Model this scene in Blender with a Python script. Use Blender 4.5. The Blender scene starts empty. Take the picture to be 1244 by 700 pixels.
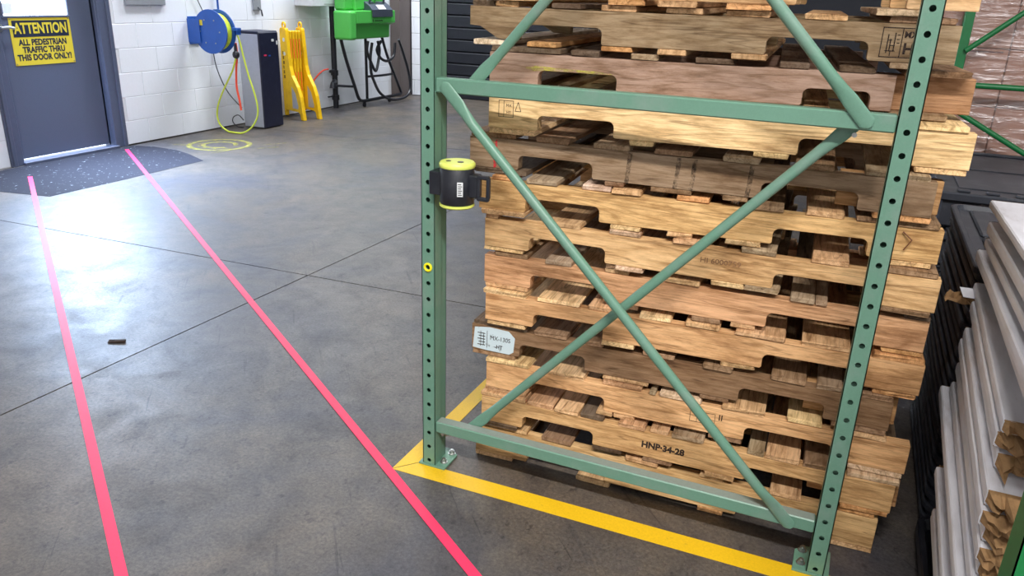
import bpy, bmesh, math, random
from mathutils import Vector, Matrix
random.seed(7)
R = math.radians
C = bpy.context.scene.collection

# ---------------------------------------------------------------- camera
F_PX = 955.0
YAW, PITCH, ROLL = -0.398454, -0.360523, 0.035696
CAM = Vector((1.07411, -1.91209, 1.44787))
_f = Vector((math.sin(YAW)*math.cos(PITCH), math.cos(YAW)*math.cos(PITCH), math.sin(PITCH)))
_r0 = Vector((math.cos(YAW), -math.sin(YAW), 0)); _u0 = _r0.cross(_f)
_c, _s = math.cos(ROLL), math.sin(ROLL)
_r = _c*_r0 + _s*_u0; _u = -_s*_r0 + _c*_u0
cam_d = bpy.data.cameras.new('camera'); cam = bpy.data.objects.new('camera', cam_d); C.objects.link(cam)
cam_d.sensor_width = 36; cam_d.lens = F_PX/1244*36; cam_d.clip_start = .05; cam_d.clip_end = 100
m = Matrix.Identity(4)
for i in range(3):
    m[i][0] = _r[i]; m[i][1] = _u[i]; m[i][2] = -_f[i]; m[i][3] = CAM[i]
cam.matrix_world = m
bpy.context.scene.camera = cam

# ---------------------------------------------------------------- world, exposure, lights
vs = bpy.context.scene.view_settings
vs.view_transform = 'Standard'; vs.look = 'None'; vs.gamma = 1; vs.use_curve_mapping = False
vs.exposure = 0.0
w = bpy.data.worlds.new('world'); bpy.context.scene.world = w; w.use_nodes = True
w.node_tree.nodes['Background'].inputs[0].default_value = (.75, .85, 1, 1)
w.node_tree.nodes['Background'].inputs[1].default_value = 1.0
def area(name, loc, sx, sy, power, col=(1, 1, 1), rot=(0, 0, 0)):
    d = bpy.data.lights.new(name, 'AREA'); d.shape = 'RECTANGLE'; d.size = sx; d.size_y = sy
    d.energy = power; d.color = col
    o = bpy.data.objects.new(name, d); o.location = loc; o.rotation_euler = rot; C.objects.link(o)
    return o
COOL = (.93, .97, 1)
area('unseen_ceiling_light', (2.0, -3.5, 4.9), 3.2, .2, 560, (1, .97, .93))
area('unseen_ceiling_light', (-3.9, 6.6, 4.8), .6, 2.4, 330, COOL, (0, R(40), 0))  # unseen ceiling light, tilted to brighten the left wall
area('unseen_ceiling_light', (-3.6, 2.9, 4.8), .6, 1.8, 150, COOL, (0, R(50), 0))  # extra unseen light, added to lift the left wall
area('unseen_ceiling_light', (-2.4, 7.2, 4.9), 3.2, .4, 60, COOL)
area('unseen_ceiling_light', (4.2, -2.4, 4.9), 3.2, .4, 60, COOL)
area('unseen_ceiling_light', (3.4, 4.4, 4.9), 3.2, .4, 60, COOL)
# daylight entering through the door window, falling steeply onto the floor
wd = area('window_daylight', (-5.06, 2.69, 1.46), .62, .55, 200, (.52, .70, 1)); wd.rotation_euler = (0, R(-40), 0)
wd.data.spread = R(105)

# ---------------------------------------------------------------- helpers
def proj_ray(px, py):
    return (_r*((px-622)/F_PX) - _u*((py-350)/F_PX) + _f)
def at(px, py, axis, val):
    d = proj_ray(px, py); t = (val - CAM[axis])/d[axis]
    return CAM + d*t
def lin(c):
    return tuple(((v/255)/12.92 if v/255 <= .04045 else ((v/255+.055)/1.055)**2.4) for v in c)

class MB:
    def __init__(s): s.v = []; s.f = []
    def add(s, vs_, fs):
        n = len(s.v); s.v += [tuple(v) for v in vs_]; s.f += [tuple(i+n for i in f) for f in fs]; return s
    def box(s, a, b, ch=0.0, jit=0.0, M=None):
        x0, y0, z0 = a; x1, y1, z1 = b
        cs = {}
        for i in (0, 1):
            for j in (0, 1):
                for k in (0, 1):
                    cs[i, j, k] = Vector(((x0, x1)[i], (y0, y1)[j], (z0, z1)[k])) + Vector([random.uniform(-jit, jit) for _ in range(3)])
        if ch <= 0:
            ks = sorted(cs); vv = [cs[k] for k in ks]; ix = {k: n for n, k in enumerate(ks)}
            ff = [[(0,0,0),(0,0,1),(0,1,1),(0,1,0)], [(1,0,0),(1,1,0),(1,1,1),(1,0,1)], [(0,0,0),(1,0,0),(1,0,1),(0,0,1)],
                  [(0,1,0),(0,1,1),(1,1,1),(1,1,0)], [(0,0,0),(0,1,0),(1,1,0),(1,0,0)], [(0,0,1),(1,0,1),(1,1,1),(0,1,1)]]
            ff = [[ix[q] for q in f] for f in ff]
        else:
            vv = []; ix = {}
            for k, p in cs.items():
                sg = [1 if q == 0 else -1 for q in k]
                for ax in range(3):   # vertex lying on the face normal to ax
                    q = p.copy()
                    for o in range(3):
                        if o != ax: q[o] += sg[o]*ch
                    ix[k, ax] = len(vv); vv.append(q)
            ff = []
            for ax in range(3):
                o1, o2 = [o for o in range(3) if o != ax]
                for sd in (0, 1):
                    loop = []
                    for p, q in ((0, 0), (1, 0), (1, 1), (0, 1)):
                        k = [0, 0, 0]; k[ax] = sd; k[o1] = p; k[o2] = q; loop.append(ix[tuple(k), ax])
                    ff.append(loop)
            for ax in range(3):   # edges parallel to ax
                o1, o2 = [o for o in range(3) if o != ax]
                for p in (0, 1):
                    for q in (0, 1):
                        ka = [0, 0, 0]; ka[o1] = p; ka[o2] = q; kb = list(ka); kb[ax] = 1
                        ka, kb = tuple(ka), tuple(kb)
                        ff.append([ix[ka, o1], ix[kb, o1], ix[kb, o2], ix[ka, o2]])
            for k in cs: ff.append([ix[k, 0], ix[k, 1], ix[k, 2]])
        if M is not None: vv = [M @ v for v in vv]
        return s.add(vv, ff)
    def prism(s, pts, depth, to3):
        """pts 2D polygon, to3(u, v, d) -> 3D"""
        n = len(pts)
        vv = [to3(u, v, 0) for u, v in pts] + [to3(u, v, depth) for u, v in pts]
        ff = [list(range(n)), list(range(2*n-1, n-1, -1))] + [[i, (i+1) % n, n+(i+1) % n, n+i] for i in range(n)]
        return s.add(vv, ff)
    def tube(s, path, r, n=8, cap=True, closed=False):
        P = [Vector(p) for p in path]; m_ = len(P)
        rr = r if isinstance(r, (list, tuple)) else [r]*m_
        vv = []; ref = None
        for i, p in enumerate(P):
            if closed: t = (P[(i+1) % m_]-P[i-1]).normalized()
            else: t = (P[min(i+1, m_-1)]-P[max(i-1, 0)]).normalized()
            if ref is None:
                ref = t.cross(Vector((0, 0, 1)))
                if ref.length < .1: ref = t.cross(Vector((1, 0, 0)))
                ref.normalize()
            a = (ref - t*ref.dot(t)).normalized(); b = t.cross(a); ref = a
            for k in range(n):
                th = 2*math.pi*k/n
                vv.append(p + (a*math.cos(th)+b*math.sin(th))*rr[i])
        ff = []
        for i in range(m_ if closed else m_-1):
            j = (i+1) % m_
            for k in range(n): ff.append([i*n+k, i*n+(k+1) % n, j*n+(k+1) % n, j*n+k])
        if cap and not closed: ff += [list(range(n))[::-1], [(m_-1)*n+k for k in range(n)]]
        return s.add(vv, ff)
    def cyl(s, a, b, r, n=16, r2=None):
        return s.tube([a, b], [r, r if r2 is None else r2], n)
    def build(s, name, mat, parent=None, smooth=False, color=None, bevel=0, label=None, loc=None):
        me = bpy.data.meshes.new(name); me.from_pydata(s.v, [], s.f)
        bm = bmesh.new(); bm.from_mesh(me); bmesh.ops.recalc_face_normals(bm, faces=bm.faces); bm.to_mesh(me); bm.free()
        o = bpy.data.objects.new(name, me); C.objects.link(o)
        if loc is not None: o.location = loc
        if mat: me.materials.append(mat)
        if smooth:
            for p in me.polygons: p.use_smooth = True
            try: me.set_sharp_from_angle(angle=R(40))
            except Exception: pass
        if parent is not None: o.parent = parent
        if color is not None: o.color = (*color, 1)
        if bevel:
            md = o.modifiers.new('bevel', 'BEVEL'); md.width = bevel; md.segments = 2; md.limit_method = 'ANGLE'
        if label: o['label'] = label
        return o
def tag(o, label, cat, group=None, kind=None):
    o['label'] = label; o['category'] = cat
    if group: o['group'] = group
    if kind: o['kind'] = kind
    return o
def thing(name, label, cat, loc=(0, 0, 0), rz=0, group=None):
    o = bpy.data.objects.new(name, None); C.objects.link(o); o.location = loc; o.rotation_euler = (0, 0, rz)
    o.empty_display_size = .1
    return tag(o, label, cat, group)
def struct(o): o['kind'] = 'structure'; return o
def smooth_path(pts, n=8):
    P = [Vector(p) for p in pts]; out = []
    for i in range(len(P)-1):
        p0 = P[max(i-1, 0)]; p1 = P[i]; p2 = P[i+1]; p3 = P[min(i+2, len(P)-1)]
        for k in range(n):
            t = k/n
            out.append(.5*((2*p1)+(-p0+p2)*t+(2*p0-5*p1+4*p2-p3)*t*t+(-p0+3*p1-3*p2+p3)*t**3))
    out.append(P[-1]); return out
def text(s_, size, M, mat, parent, name='lettering', bold=0.0, sx=1.0, align='CENTER', label=None):
    cu = bpy.data.curves.new('t', 'FONT'); cu.body = s_; cu.size = size; cu.align_x = align; cu.align_y = 'CENTER'
    cu.offset = bold; cu.extrude = .0003; cu.resolution_u = 3
    tmp = bpy.data.objects.new('t', cu); C.objects.link(tmp); bpy.context.view_layer.update()
    me = bpy.data.meshes.new_from_object(tmp.evaluated_get(bpy.context.evaluated_depsgraph_get()))
    bpy.data.objects.remove(tmp)
    me.transform(M @ Matrix.Diagonal((sx, 1, 1, 1))); me.materials.clear(); me.materials.append(mat)
    o = bpy.data.objects.new(name, me); C.objects.link(o)
    if parent is not None: o.parent = parent
    if label: o['label'] = label
    return o
def frameM(origin, X, Y):
    X = Vector(X).normalized(); Y = Vector(Y).normalized(); Z = X.cross(Y)
    M = Matrix.Identity(4)
    for i in range(3): M[i][0] = X[i]; M[i][1] = Y[i]; M[i][2] = Z[i]; M[i][3] = origin[i]
    return M

# ---------------------------------------------------------------- materials
def newmat(name):
    m_ = bpy.data.materials.new(name); m_.use_nodes = True
    return m_, m_.node_tree, m_.node_tree.nodes['Principled BSDF']
def N(nt, typ, **kw):
    n = nt.nodes.new(typ)
    for k, v in kw.items(): setattr(n, k, v)
    return n
def ramp(nt, fac, stops):
    r = N(nt, 'ShaderNodeValToRGB'); el = r.color_ramp.elements
    while len(el) < len(stops): el.new(.5)
    for e, (p, c) in zip(el, stops): e.position = p; e.color = (*c, 1) if len(c) == 3 else c
    nt.links.new(fac, r.inputs[0]); return r.outputs[0]
def noise(nt, vec, scale, detail=4, rough=.55, dist=0):
    n = N(nt, 'ShaderNodeTexNoise'); n.inputs['Scale'].default_value = scale; n.inputs['Detail'].default_value = detail
    n.inputs['Roughness'].default_value = rough; n.inputs['Distortion'].default_value = dist
    nt.links.new(vec, n.inputs['Vector']); return n.outputs['Fac']
def mapping(nt, vec, scale=(1, 1, 1), loc=(0, 0, 0), rot=(0, 0, 0)):
    n = N(nt, 'ShaderNodeMapping'); n.inputs['Scale'].default_value = scale; n.inputs['Location'].default_value = loc
    n.inputs['Rotation'].default_value = rot; nt.links.new(vec, n.inputs['Vector']); return n.outputs[0]
def mix(nt, a, b, fac, mode='MIX'):
    n = N(nt, 'ShaderNodeMix', data_type='RGBA', blend_type=mode)
    for inp, v in ((n.inputs[6], a), (n.inputs[7], b)):
        if isinstance(v, (tuple, list)): inp.default_value = (*v, 1)
        else: nt.links.new(v, inp)
    if isinstance(fac, (int, float)): n.inputs[0].default_value = fac
    else: nt.links.new(fac, n.inputs[0])
    return n.outputs[2]
def bump(nt, bs, h, strength=.3, dist=.002):
    b = N(nt, 'ShaderNodeBump'); b.inputs['Strength'].default_value = strength; b.inputs['Distance'].default_value = dist
    nt.links.new(h, b.inputs['Height']); nt.links.new(b.outputs[0], bs.inputs['Normal'])
G0 = (0, 0, 0); G1 = (1, 1, 1)
def plain(name, col, rough=.5, metal=0, var=.12, scale=30, bmp=0, spec=.5, dirt=None):
    m_, nt, bs = newmat(name); tc = N(nt, 'ShaderNodeTexCoord').outputs['Object']
    c = lin(col); f = noise(nt, tc, scale)
    out = mix(nt, tuple(v*(1-var) for v in c), tuple(min(1, v*(1+var)) for v in c), f)
    if dirt:
        d = ramp(nt, noise(nt, tc, dirt[1], 6, .65), [(.5, G0), (dirt[2] if len(dirt) > 2 else .72, G1)])
        out = mix(nt, out, lin(dirt[0]), d)
    nt.links.new(out, bs.inputs['Base Color'])
    bs.inputs['Roughness'].default_value = rough; bs.inputs['Metallic'].default_value = metal
    bs.inputs['Specular IOR Level'].default_value = spec
    if bmp: bump(nt, bs, f, bmp)
    return m_
def wood(name, axis):
    m_, nt, bs = newmat(name)
    tc = N(nt, 'ShaderNodeTexCoord').outputs['Object']; oi = N(nt, 'ShaderNodeObjectInfo')
    off = N(nt, 'ShaderNodeVectorMath', operation='SCALE'); off.inputs[0].default_value = (17, 31, 23)
    nt.links.new(oi.outputs['Random'], off.inputs['Scale'])
    add = N(nt, 'ShaderNodeVectorMath', operation='ADD'); nt.links.new(tc, add.inputs[0]); nt.links.new(off.outputs[0], add.inputs[1])
    v = add.outputs[0]
    st = (.09, 1, 1) if axis == 'x' else (1, .09, 1)
    g = mapping(nt, v, st)
    warp = noise(nt, mapping(nt, v, tuple(q*1.0 for q in st)), 8, 3, .55, .5)
    mult = N(nt, 'ShaderNodeMath', operation='MULTIPLY'); mult.inputs[1].default_value = 95; nt.links.new(warp, mult.inputs[0])
    sn = N(nt, 'ShaderNodeMath', operation='SINE'); nt.links.new(mult.outputs[0], sn.inputs[0])
    rings = ramp(nt, sn.outputs[0], [(.0, (1.04,)*3), (.6, (.97,)*3), (.95, (.80, .76, .70))])
    fine = noise(nt, g, 150, 6, .75)
    blot = noise(nt, mapping(nt, v, (.3, 1, 1) if axis == 'x' else (1, .3, 1)), 7, 8, .66, .6)
    mott = noise(nt, mapping(nt, v, (.16, 1, 1) if axis == 'x' else (1, .16, 1)), 48, 6, .7)
    base = mix(nt, oi.outputs['Color'], (.89, .81, .755), 1.0, 'MULTIPLY')
    c = mix(nt, base, rings, .85, 'MULTIPLY')
    c = mix(nt, c, ramp(nt, fine, [(.28, (.66, .62, .58)), (.5, (1.0,)*3), (.7, (1.16,)*3)]), .9, 'MULTIPLY')
    c = mix(nt, c, ramp(nt, blot, [(.36, (1.08,)*3), (.52, (.96, .92, .87)), (.64, (.62, .54, .47)), (.74, (.38, .32, .28))]), .9, 'MULTIPLY')
    c = mix(nt, c, ramp(nt, mott, [(.46, G1), (.60, (.70, .64, .57)), (.74, (.34, .29, .25))]), .85, 'MULTIPLY')
    vo = N(nt, 'ShaderNodeTexVoronoi'); vo.inputs['Scale'].default_value = 4.2
    nt.links.new(mapping(nt, v, (.6, 1, 1) if axis == 'x' else (1, .6, 1)), vo.inputs['Vector'])
    c = mix(nt, c, ramp(nt, vo.outputs['Distance'], [(.02, (.34, .24, .18)), (.06, (.74, .62, .52)), (.10, G1)]), .8, 'MULTIPLY')
    cr = noise(nt, mapping(nt, v, (.05, 1, 1) if axis == 'x' else (1, .05, 1)), 34, 2, .4)
    c = mix(nt, c, ramp(nt, cr, [(.488, G1), (.5, (.30, .24, .20)), (.512, G1)]), .6, 'MULTIPLY')
    nt.links.new(c, bs.inputs['Base Color'])
    bs.inputs['Roughness'].default_value = .82; bs.inputs['Specular IOR Level'].default_value = .25
    bump(nt, bs, mix(nt, fine, cr, .4), .7, .003)
    return m_
M = {}
M['wood_x'] = wood('wood_grain_lengthwise', 'x'); M['wood_y'] = wood('wood_grain_crosswise', 'y')
M['green'] = plain('sage_green_paint', (100, 140, 121), .42, 0, .10, 220, .05, .5, ((128, 146, 136), 6, .8))
M['dust_green'] = plain('dusty_green_paint', (128, 140, 132), .7, 0, .12, 90)
M['dark_green'] = plain('dark_green_paint', (22, 112, 60), .4, 0, .15, 50, 0, .5)
M['steel'] = plain('zinc_steel', (170, 172, 170), .35, .9, .15, 60)
M['dark_steel'] = plain('dark_steel', (48, 50, 58), .4, .5, .2, 40)
M['wall'] = plain('white_block_paint', (234, 238, 247), .5, 0, .03, 40, .25, .4)
M['mortar'] = plain('painted_mortar', (222, 224, 230), .7, 0, .05, 60)
M['dark_wall'] = plain('unlit_area_dark_wall', (40, 42, 50), .7)  # darkness of the unlit warehouse put into the wall colour
M['plaster'] = plain('pale_wall_paint', (205, 207, 210), .7)
M['ceiling'] = plain('ceiling_paint', (190, 190, 190), .8)
M['door'] = plain('slate_blue_door_paint', (88, 96, 118), .42, 0, .10, 120, .05, .5)
M['jamb'] = plain('grey_blue_frame_paint', (84, 92, 116), .4, 0, .12, 40)
M['black'] = plain('black_plastic', (30, 32, 40), .42, 0, .25, 14, 0, .5, ((60, 62, 68), 9, .9))
M['black2'] = plain('dusty_black_plastic', (46, 49, 58), .5, 0, .3, 20, .1, .5, ((84, 86, 92), 12, .85))
M['navy'] = plain('dark_opening_navy', (20, 23, 34), .55, 0, .2, 8)  # darkness of the far opening put into the slat colour
M['lime'] = plain('lime_yellow_plastic', (222, 232, 110), .4)
M['yellow_ring'] = plain('yellow_plastic', (245, 230, 20), .4)
M['label_white'] = plain('white_label', (215, 218, 220), .5)
M['ink'] = plain('black_ink', (38, 34, 34), .7)
M['stamp'] = None

M['blue'] = plain('royal_blue_paint', (36, 86, 172), .35, 0, .12, 20)
M['orange_hose'] = plain('orange_hose', (240, 84, 60), .4)
M['lime_hose'] = plain('lime_hose', (208, 224, 70), .4)
M['cab_side'] = plain('light_grey_panel', (168, 172, 184), .5)
M['cab_front'] = plain('dark_blue_black_panel', (26, 30, 52), .4, 0, .2, 20, 0, .5, ((44, 48, 70), 16, .9))
M['barrier'] = plain('yellow_barrier_plastic', (236, 190, 22), .42, 0, .10, 12, 0, .4, ((190, 140, 20), 9, .9))
M['orange'] = plain('orange_reflective_tape', (238, 92, 40), .4)
M['machine'] = plain('bright_green_plastic', (84, 188, 86), .35, 0, .08, 6, 0, .5)
M['charcoal'] = plain('charcoal_plastic', (62, 70, 84), .5)
M['grey_box'] = plain('light_grey_enamel', (206, 210, 216), .45)
M['brown_col'] = plain('brown_column_cladding', (88, 78, 76), .6, 0, .12, 10)
M['honeycomb'] = plain('brown_honeycomb_paper', (150, 116, 78), .9, 0, .35, 90, .8)
M['film_grey'] = plain('grey_metal_tag', (150, 154, 162), .5, .2)
M['sign_yellow'] = plain('sign_yellow', (220, 200, 60), .45, 0, .05, 50)
M['sign_black'] = plain('sign_black', (32, 42, 62), .45)
M['paper'] = plain('paper_notice', (225, 230, 240), .6)
def m_white_board():
    m_, nt, bs = newmat('scuffed_white_laminate'); tc = N(nt, 'ShaderNodeTexCoord').outputs['Object']
    a = noise(nt, mapping(nt, tc, (1, .3, 1)), 10, 6, .6)
    c = ramp(nt, a, [(.35, lin((232, 232, 240))), (.6, lin((206, 205, 212))), (.78, lin((150, 142, 138)))])
    cr = ramp(nt, noise(nt, mapping(nt, tc, (9, 1.2, 1)), 16, 3, .7), [(.66, G1), (.74, (.55, .48, .42))])
    c = mix(nt, c, cr, .6, 'MULTIPLY')
    nt.links.new(c, bs.inputs['Base Color']); bs.inputs['Roughness'].default_value = .38
    bump(nt, bs, a, .25, .004); return m_
M['white_board'] = m_white_board()
def m_floor():
    m_, nt, bs = newmat('worn_sealed_concrete'); geo = N(nt, 'ShaderNodeNewGeometry'); tc = geo.outputs['Position']
    rt = mapping(nt, tc, rot=(0, 0, R(-40)))
    big = noise(nt, tc, 1.3, 7, .62, .6); mid = noise(nt, tc, 5, 9, .74, .4); fin = noise(nt, tc, 90, 6, .8)
    c = ramp(nt, big, [(.36, lin((98, 88, 78))), (.50, lin((88, 82, 77))), (.64, lin((74, 72, 77)))])
    c = mix(nt, c, ramp(nt, mid, [(.36, (1.16, 1.13, 1.08)), (.52, (.90, .90, .91)), (.66, (.62, .63, .68))]), .85, 'MULTIPLY')
    sc = noise(nt, mapping(nt, rt, (2.4, .9, 1)), 1.9, 10, .74, .5)
    c = mix(nt, c, ramp(nt, sc, [(.54, G1), (.60, (.76, .78, .84)), (.70, (.52, .54, .61))]), .75, 'MULTIPLY')
    st = noise(nt, mapping(nt, rt, (14, .7, 1)), 2.6, 5, .6)
    c = mix(nt, c, ramp(nt, st, [(.64, G1), (.68, (.42, .43, .47))]), .7, 'MULTIPLY')
    chip = noise(nt, mapping(nt, tc, (1.6, 1, 1)), 17, 6, .7)
    c = mix(nt, c, ramp(nt, chip, [(.585, G1), (.65, (.45, .45, .50))]), .8, 'MULTIPLY')
    c = mix(nt, c, ramp(nt, fin, [(.32, (.40,)*3), (.68, (1.45,)*3)]), .9, 'MULTIPLY')
    nt.links.new(c, bs.inputs['Base Color'])
    r = ramp(nt, mid, [(.3, (.38,)*3), (.7, (.56,)*3)]); nt.links.new(r, bs.inputs['Roughness'])
    bs.inputs['Specular IOR Level'].default_value = .5
    h = mix(nt, fin, mid, .5); bump(nt, bs, h, .35, .004); return m_
def stain(name, col, lo, hi, sc=60, stretch=(1, 1, 1)):
    m_, nt, bs = newmat(name); tc = N(nt, 'ShaderNodeTexCoord').outputs['Object']
    a = ramp(nt, noise(nt, mapping(nt, tc, stretch), sc, 5, .7), [(lo, G0), (hi, G1)])
    bs.inputs['Base Color'].default_value = (*lin(col), 1); bs.inputs['Roughness'].default_value = .85
    nt.links.new(a, bs.inputs['Alpha']); return m_
M['floor'] = m_floor()
M['stamp'] = stain('stamp_ink', (52, 38, 32), .28, .54, 240)
M['pale_blue'] = stain('pale_blue_paint', (200, 216, 222), .30, .42, 45, (.6, 1, 1))
M['joint'] = plain('dark_joint_filler', (40, 38, 36), .9)
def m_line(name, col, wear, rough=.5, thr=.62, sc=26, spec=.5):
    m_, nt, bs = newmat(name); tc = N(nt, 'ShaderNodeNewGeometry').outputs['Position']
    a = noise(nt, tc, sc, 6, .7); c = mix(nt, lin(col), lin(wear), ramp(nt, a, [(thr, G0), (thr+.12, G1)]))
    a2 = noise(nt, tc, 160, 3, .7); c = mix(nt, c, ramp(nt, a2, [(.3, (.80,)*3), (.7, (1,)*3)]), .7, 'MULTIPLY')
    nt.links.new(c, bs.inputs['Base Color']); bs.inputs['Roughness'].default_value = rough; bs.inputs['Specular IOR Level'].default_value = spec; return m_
M['yellow_tape'] = m_line('worn_yellow_floor_paint', (236, 190, 24), (190, 150, 50), .5)
M['pink'] = m_line('painted_laser_line', (255, 44, 92), (235, 60, 100), .55, .66)  # projected laser light put into a pink surface colour
M['mat'] = m_line('speckled_dark_floor_coating', (46, 46, 54), (190, 192, 196), .85, .61, 26, .12)
M['ring_paint'] = stain('worn_yellow_ring_paint', (164, 156, 76), .38, .70, 22)
def m_emit(name, col, s_):
    m_, nt, bs = newmat(name); bs.inputs['Emission Color'].default_value = (*col, 1); bs.inputs['Emission Strength'].default_value = s_
    bs.inputs['Base Color'].default_value = (.8, .8, .8, 1); return m_
M['daylight'] = m_emit('window_full_of_daylight', (.84, .93, 1), 9)
def m_carton():
    m_, nt, bs = newmat('brown_carton_board'); tc = N(nt, 'ShaderNodeTexCoord').outputs['Object']
    a = noise(nt, tc, 5, 5, .6); c = mix(nt, lin((150, 112, 100)), lin((176, 136, 120)), a)
    nt.links.new(c, bs.inputs['Base Color']); bs.inputs['Roughness'].default_value = .7; return m_
M['carton'] = m_carton()
def m_film():
    m_, nt, bs = newmat('clear_stretch_film'); tc = N(nt, 'ShaderNodeTexCoord').outputs['Object']
    out = nt.nodes['Material Output']; tr = N(nt, 'ShaderNodeBsdfTransparent'); gl = N(nt, 'ShaderNodeBsdfGlossy')
    gl.inputs['Roughness'].default_value = .22; gl.inputs['Color'].default_value = (.95, .95, 1, 1)
    a = noise(nt, mapping(nt, tc, (.7, .7, 6)), 5, 4, .6, 1.0)
    b = N(nt, 'ShaderNodeBump'); b.inputs['Strength'].default_value = .6; b.inputs['Distance'].default_value = .02
    nt.links.new(a, b.inputs['Height']); nt.links.new(b.outputs[0], gl.inputs['Normal'])
    mx = N(nt, 'ShaderNodeMixShader'); f = ramp(nt, a, [(.4, (.04,)*3), (.75, (.22,)*3)]); nt.links.new(f, mx.inputs[0])
    nt.links.new(tr.outputs[0], mx.inputs[1]); nt.links.new(gl.outputs[0], mx.inputs[2]); nt.links.new(mx.outputs[0], out.inputs[0])
    return m_
M['film'] = m_film()

# ================================================================ THE SETTING
# floor: cast slabs with open joints between them
fl = struct(MB().box((-5.6, -6, -.14), (6.5, 12, -.035)).build('floor', M['joint']))
jx = lambda k, y: -1.481 + 3.62*k + .0245*y          # joints running away from the camera
jy = lambda k, x: 1.337 + 3.62*k + .040*x            # joints running across
def isect(k, l):
    x, y = jx(k, 0), jy(l, 0)
    for _ in range(12): x = jx(k, y); y = jy(l, x)
    return x, y
g = .0036
for k in range(-1, 3):
    for l in range(-2, 4):
        c = [isect(k-1, l-1), isect(k, l-1), isect(k, l), isect(k-1, l)]
        if k == -1: c[0] = (-5.55, c[0][1]); c[3] = (-5.55, c[3][1])
        cc = [(c[0][0]+g, c[0][1]+g), (c[1][0]-g, c[1][1]+g), (c[2][0]-g, c[2][1]-g), (c[3][0]+g, c[3][1]-g)]
        cc = [(max(-5.55, min(6.4, x)), max(-5.9, min(11.9, y))) for x, y in cc]
        if cc[1][0]-cc[0][0] < .02 or cc[2][1]-cc[1][1] < .02: continue
        MB().prism(cc, .034, lambda u, v, d: (u, v, -.034+d)).build('slab', M['floor'], fl)
WX = -5.03            # face of the block wall on the left
DJ0, DJ1 = 2.205, 3.34
CH = .2125
WT = 5.1
wl = MB()
wl.box((WX-.24, -6, 0), (WX-.004, DJ0, WT)).box((WX-.24, DJ1, 0), (WX-.004, 8.2, WT)).box((WX-.24, DJ0, 2.16), (WX-.004, DJ1, WT))
wl = struct(wl.build('wall_left', M['mortar']))
blk = {}
def block(y0, y1, z0, parent, face='x', x0=0):
    L = round(y1-y0, 3); key = (L, face)
    if key not in blk:
        b = MB()
        if face == 'x': b.box((-.02, .0022, .0022), (0, L-.0022, CH-.0022), .0025)
        else: b.box((.0022, 0, .0022), (L-.0022, .02, CH-.0022), .0025)
        o = b.build('block', M['wall'], parent); blk[key] = o
    else:
        o = blk[key].copy(); C.objects.link(o)
    o.parent = parent
    o.location = (WX, y0, z0) if face == 'x' else (y0, x0, z0)
for k in range(10):
    z0 = .004 + CH*k
    off = 3.60 if k % 2 == 0 else 3.80     # where the upright joints fall
    def run(a, b):
        y = off - math.ceil((off-a)/.424)*.424
        while y < b-.01:
            p, q = max(y, a), min(y+.424, b)
            if q-p > .04: block(p, q, z0, wl)
            y += .424
    run(.4, DJ0-.002)
    run(DJ1+.002, 7.88)
struct(MB().box((-5.3, -6.2, 0), (6.5, -6, WT)).build('wall_back', M['plaster']))
struct(MB().box((6.4, -6, 0), (6.6, 12, WT)).build('wall_right', M['plaster']))
struct(MB().box((-5.6, -6.2, WT), (6.6, 12, WT+.1)).build('ceiling', M['ceiling']))
# far wall, a strip of white block beside slats coloured as an unlit opening
EY = 8.2
wf = MB().box((WX-.2, EY+.024, 0), (-4.40, EY+.25, WT)).box((-4.40, EY+.024, 3.2), (6.4, EY+.25, WT)).box((-.9, EY+.024, 0), (6.4, EY+.25, 3.2))
wf = struct(wf.build('wall_far', M['dark_wall']))
for k in range(10):
    for a, b in ([(-4.86, -4.62), (-4.62, -4.405)] if k % 2 else [(-4.86, -4.82), (-4.82, -4.405)]):
        block(a, b, .004+CH*k, wf, 'y', EY)
rd = struct(MB().box((-4.40, EY+.10, 0), (-.9, EY+.14, 3.2)).build('door_for_dark_opening', M['navy']))
sl = None
for k in range(20):
    if sl is None:
        sl = MB().box((-4.36, EY+.055, 0), (-.94, EY+.10, .152), .012).build('slat', M['navy'], rd)
    else:
        s2 = sl.copy(); C.objects.link(s2); s2.location = (0, 0, .16*k); s2.parent = rd
sl.location = (0, 0, 0)
# concrete splash band at the wall foot
MB().box((WX-.01, DJ1+.01, 0), (WX+.012, 7.86, .010), .003).build('baseboard_left', M['joint'])
bpy.data.objects['baseboard_left']['kind'] = 'structure'

# pedestrian door on the left
dx = -5.085
dr = struct(MB().box((dx-.045, 2.315, .036), (dx, 2.40, 2.1)).box((dx-.045, 2.975, .036), (dx, 3.205, 2.1))
            .box((dx-.045, 2.40, .036), (dx, 2.975, 1.135)).box((dx-.045, 2.40, 1.79), (dx, 2.975, 2.1)).build('door_1', M['door']))
fr = MB()
for a, b, s_ in ((DJ0, 2.315, 1), (3.205, DJ1, -1)):
    fr.box((-5.26, a, 0), (WX+.012, b, 2.16), .004)
    if s_ > 0: fr.box((-5.26, b, 0), (dx+.0, b+.014, 2.16)).box((WX-.02, a+.015, 0), (WX+.022, a+.05, 2.16), .004)
    else: fr.box((-5.26, a-.014, 0), (dx+.0, a, 2.16)).box((WX-.02, b-.05, 0), (WX+.022, b-.015, 2.16), .004).box((dx+.006, a-.006, 0), (WX-.006, a+.03, 2.14), .006)
fr.box((-5.26, DJ0, 2.10), (WX+.012, DJ1, 2.20), .004)
fr.build('door_frame', M['jamb'], dr)
MB().box((dx-.03, 2.40, 1.135), (dx-.022, 2.975, 1.79)).build('window_pane', M['daylight'], dr, label='window pane white with daylight')
gm = MB()
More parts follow.
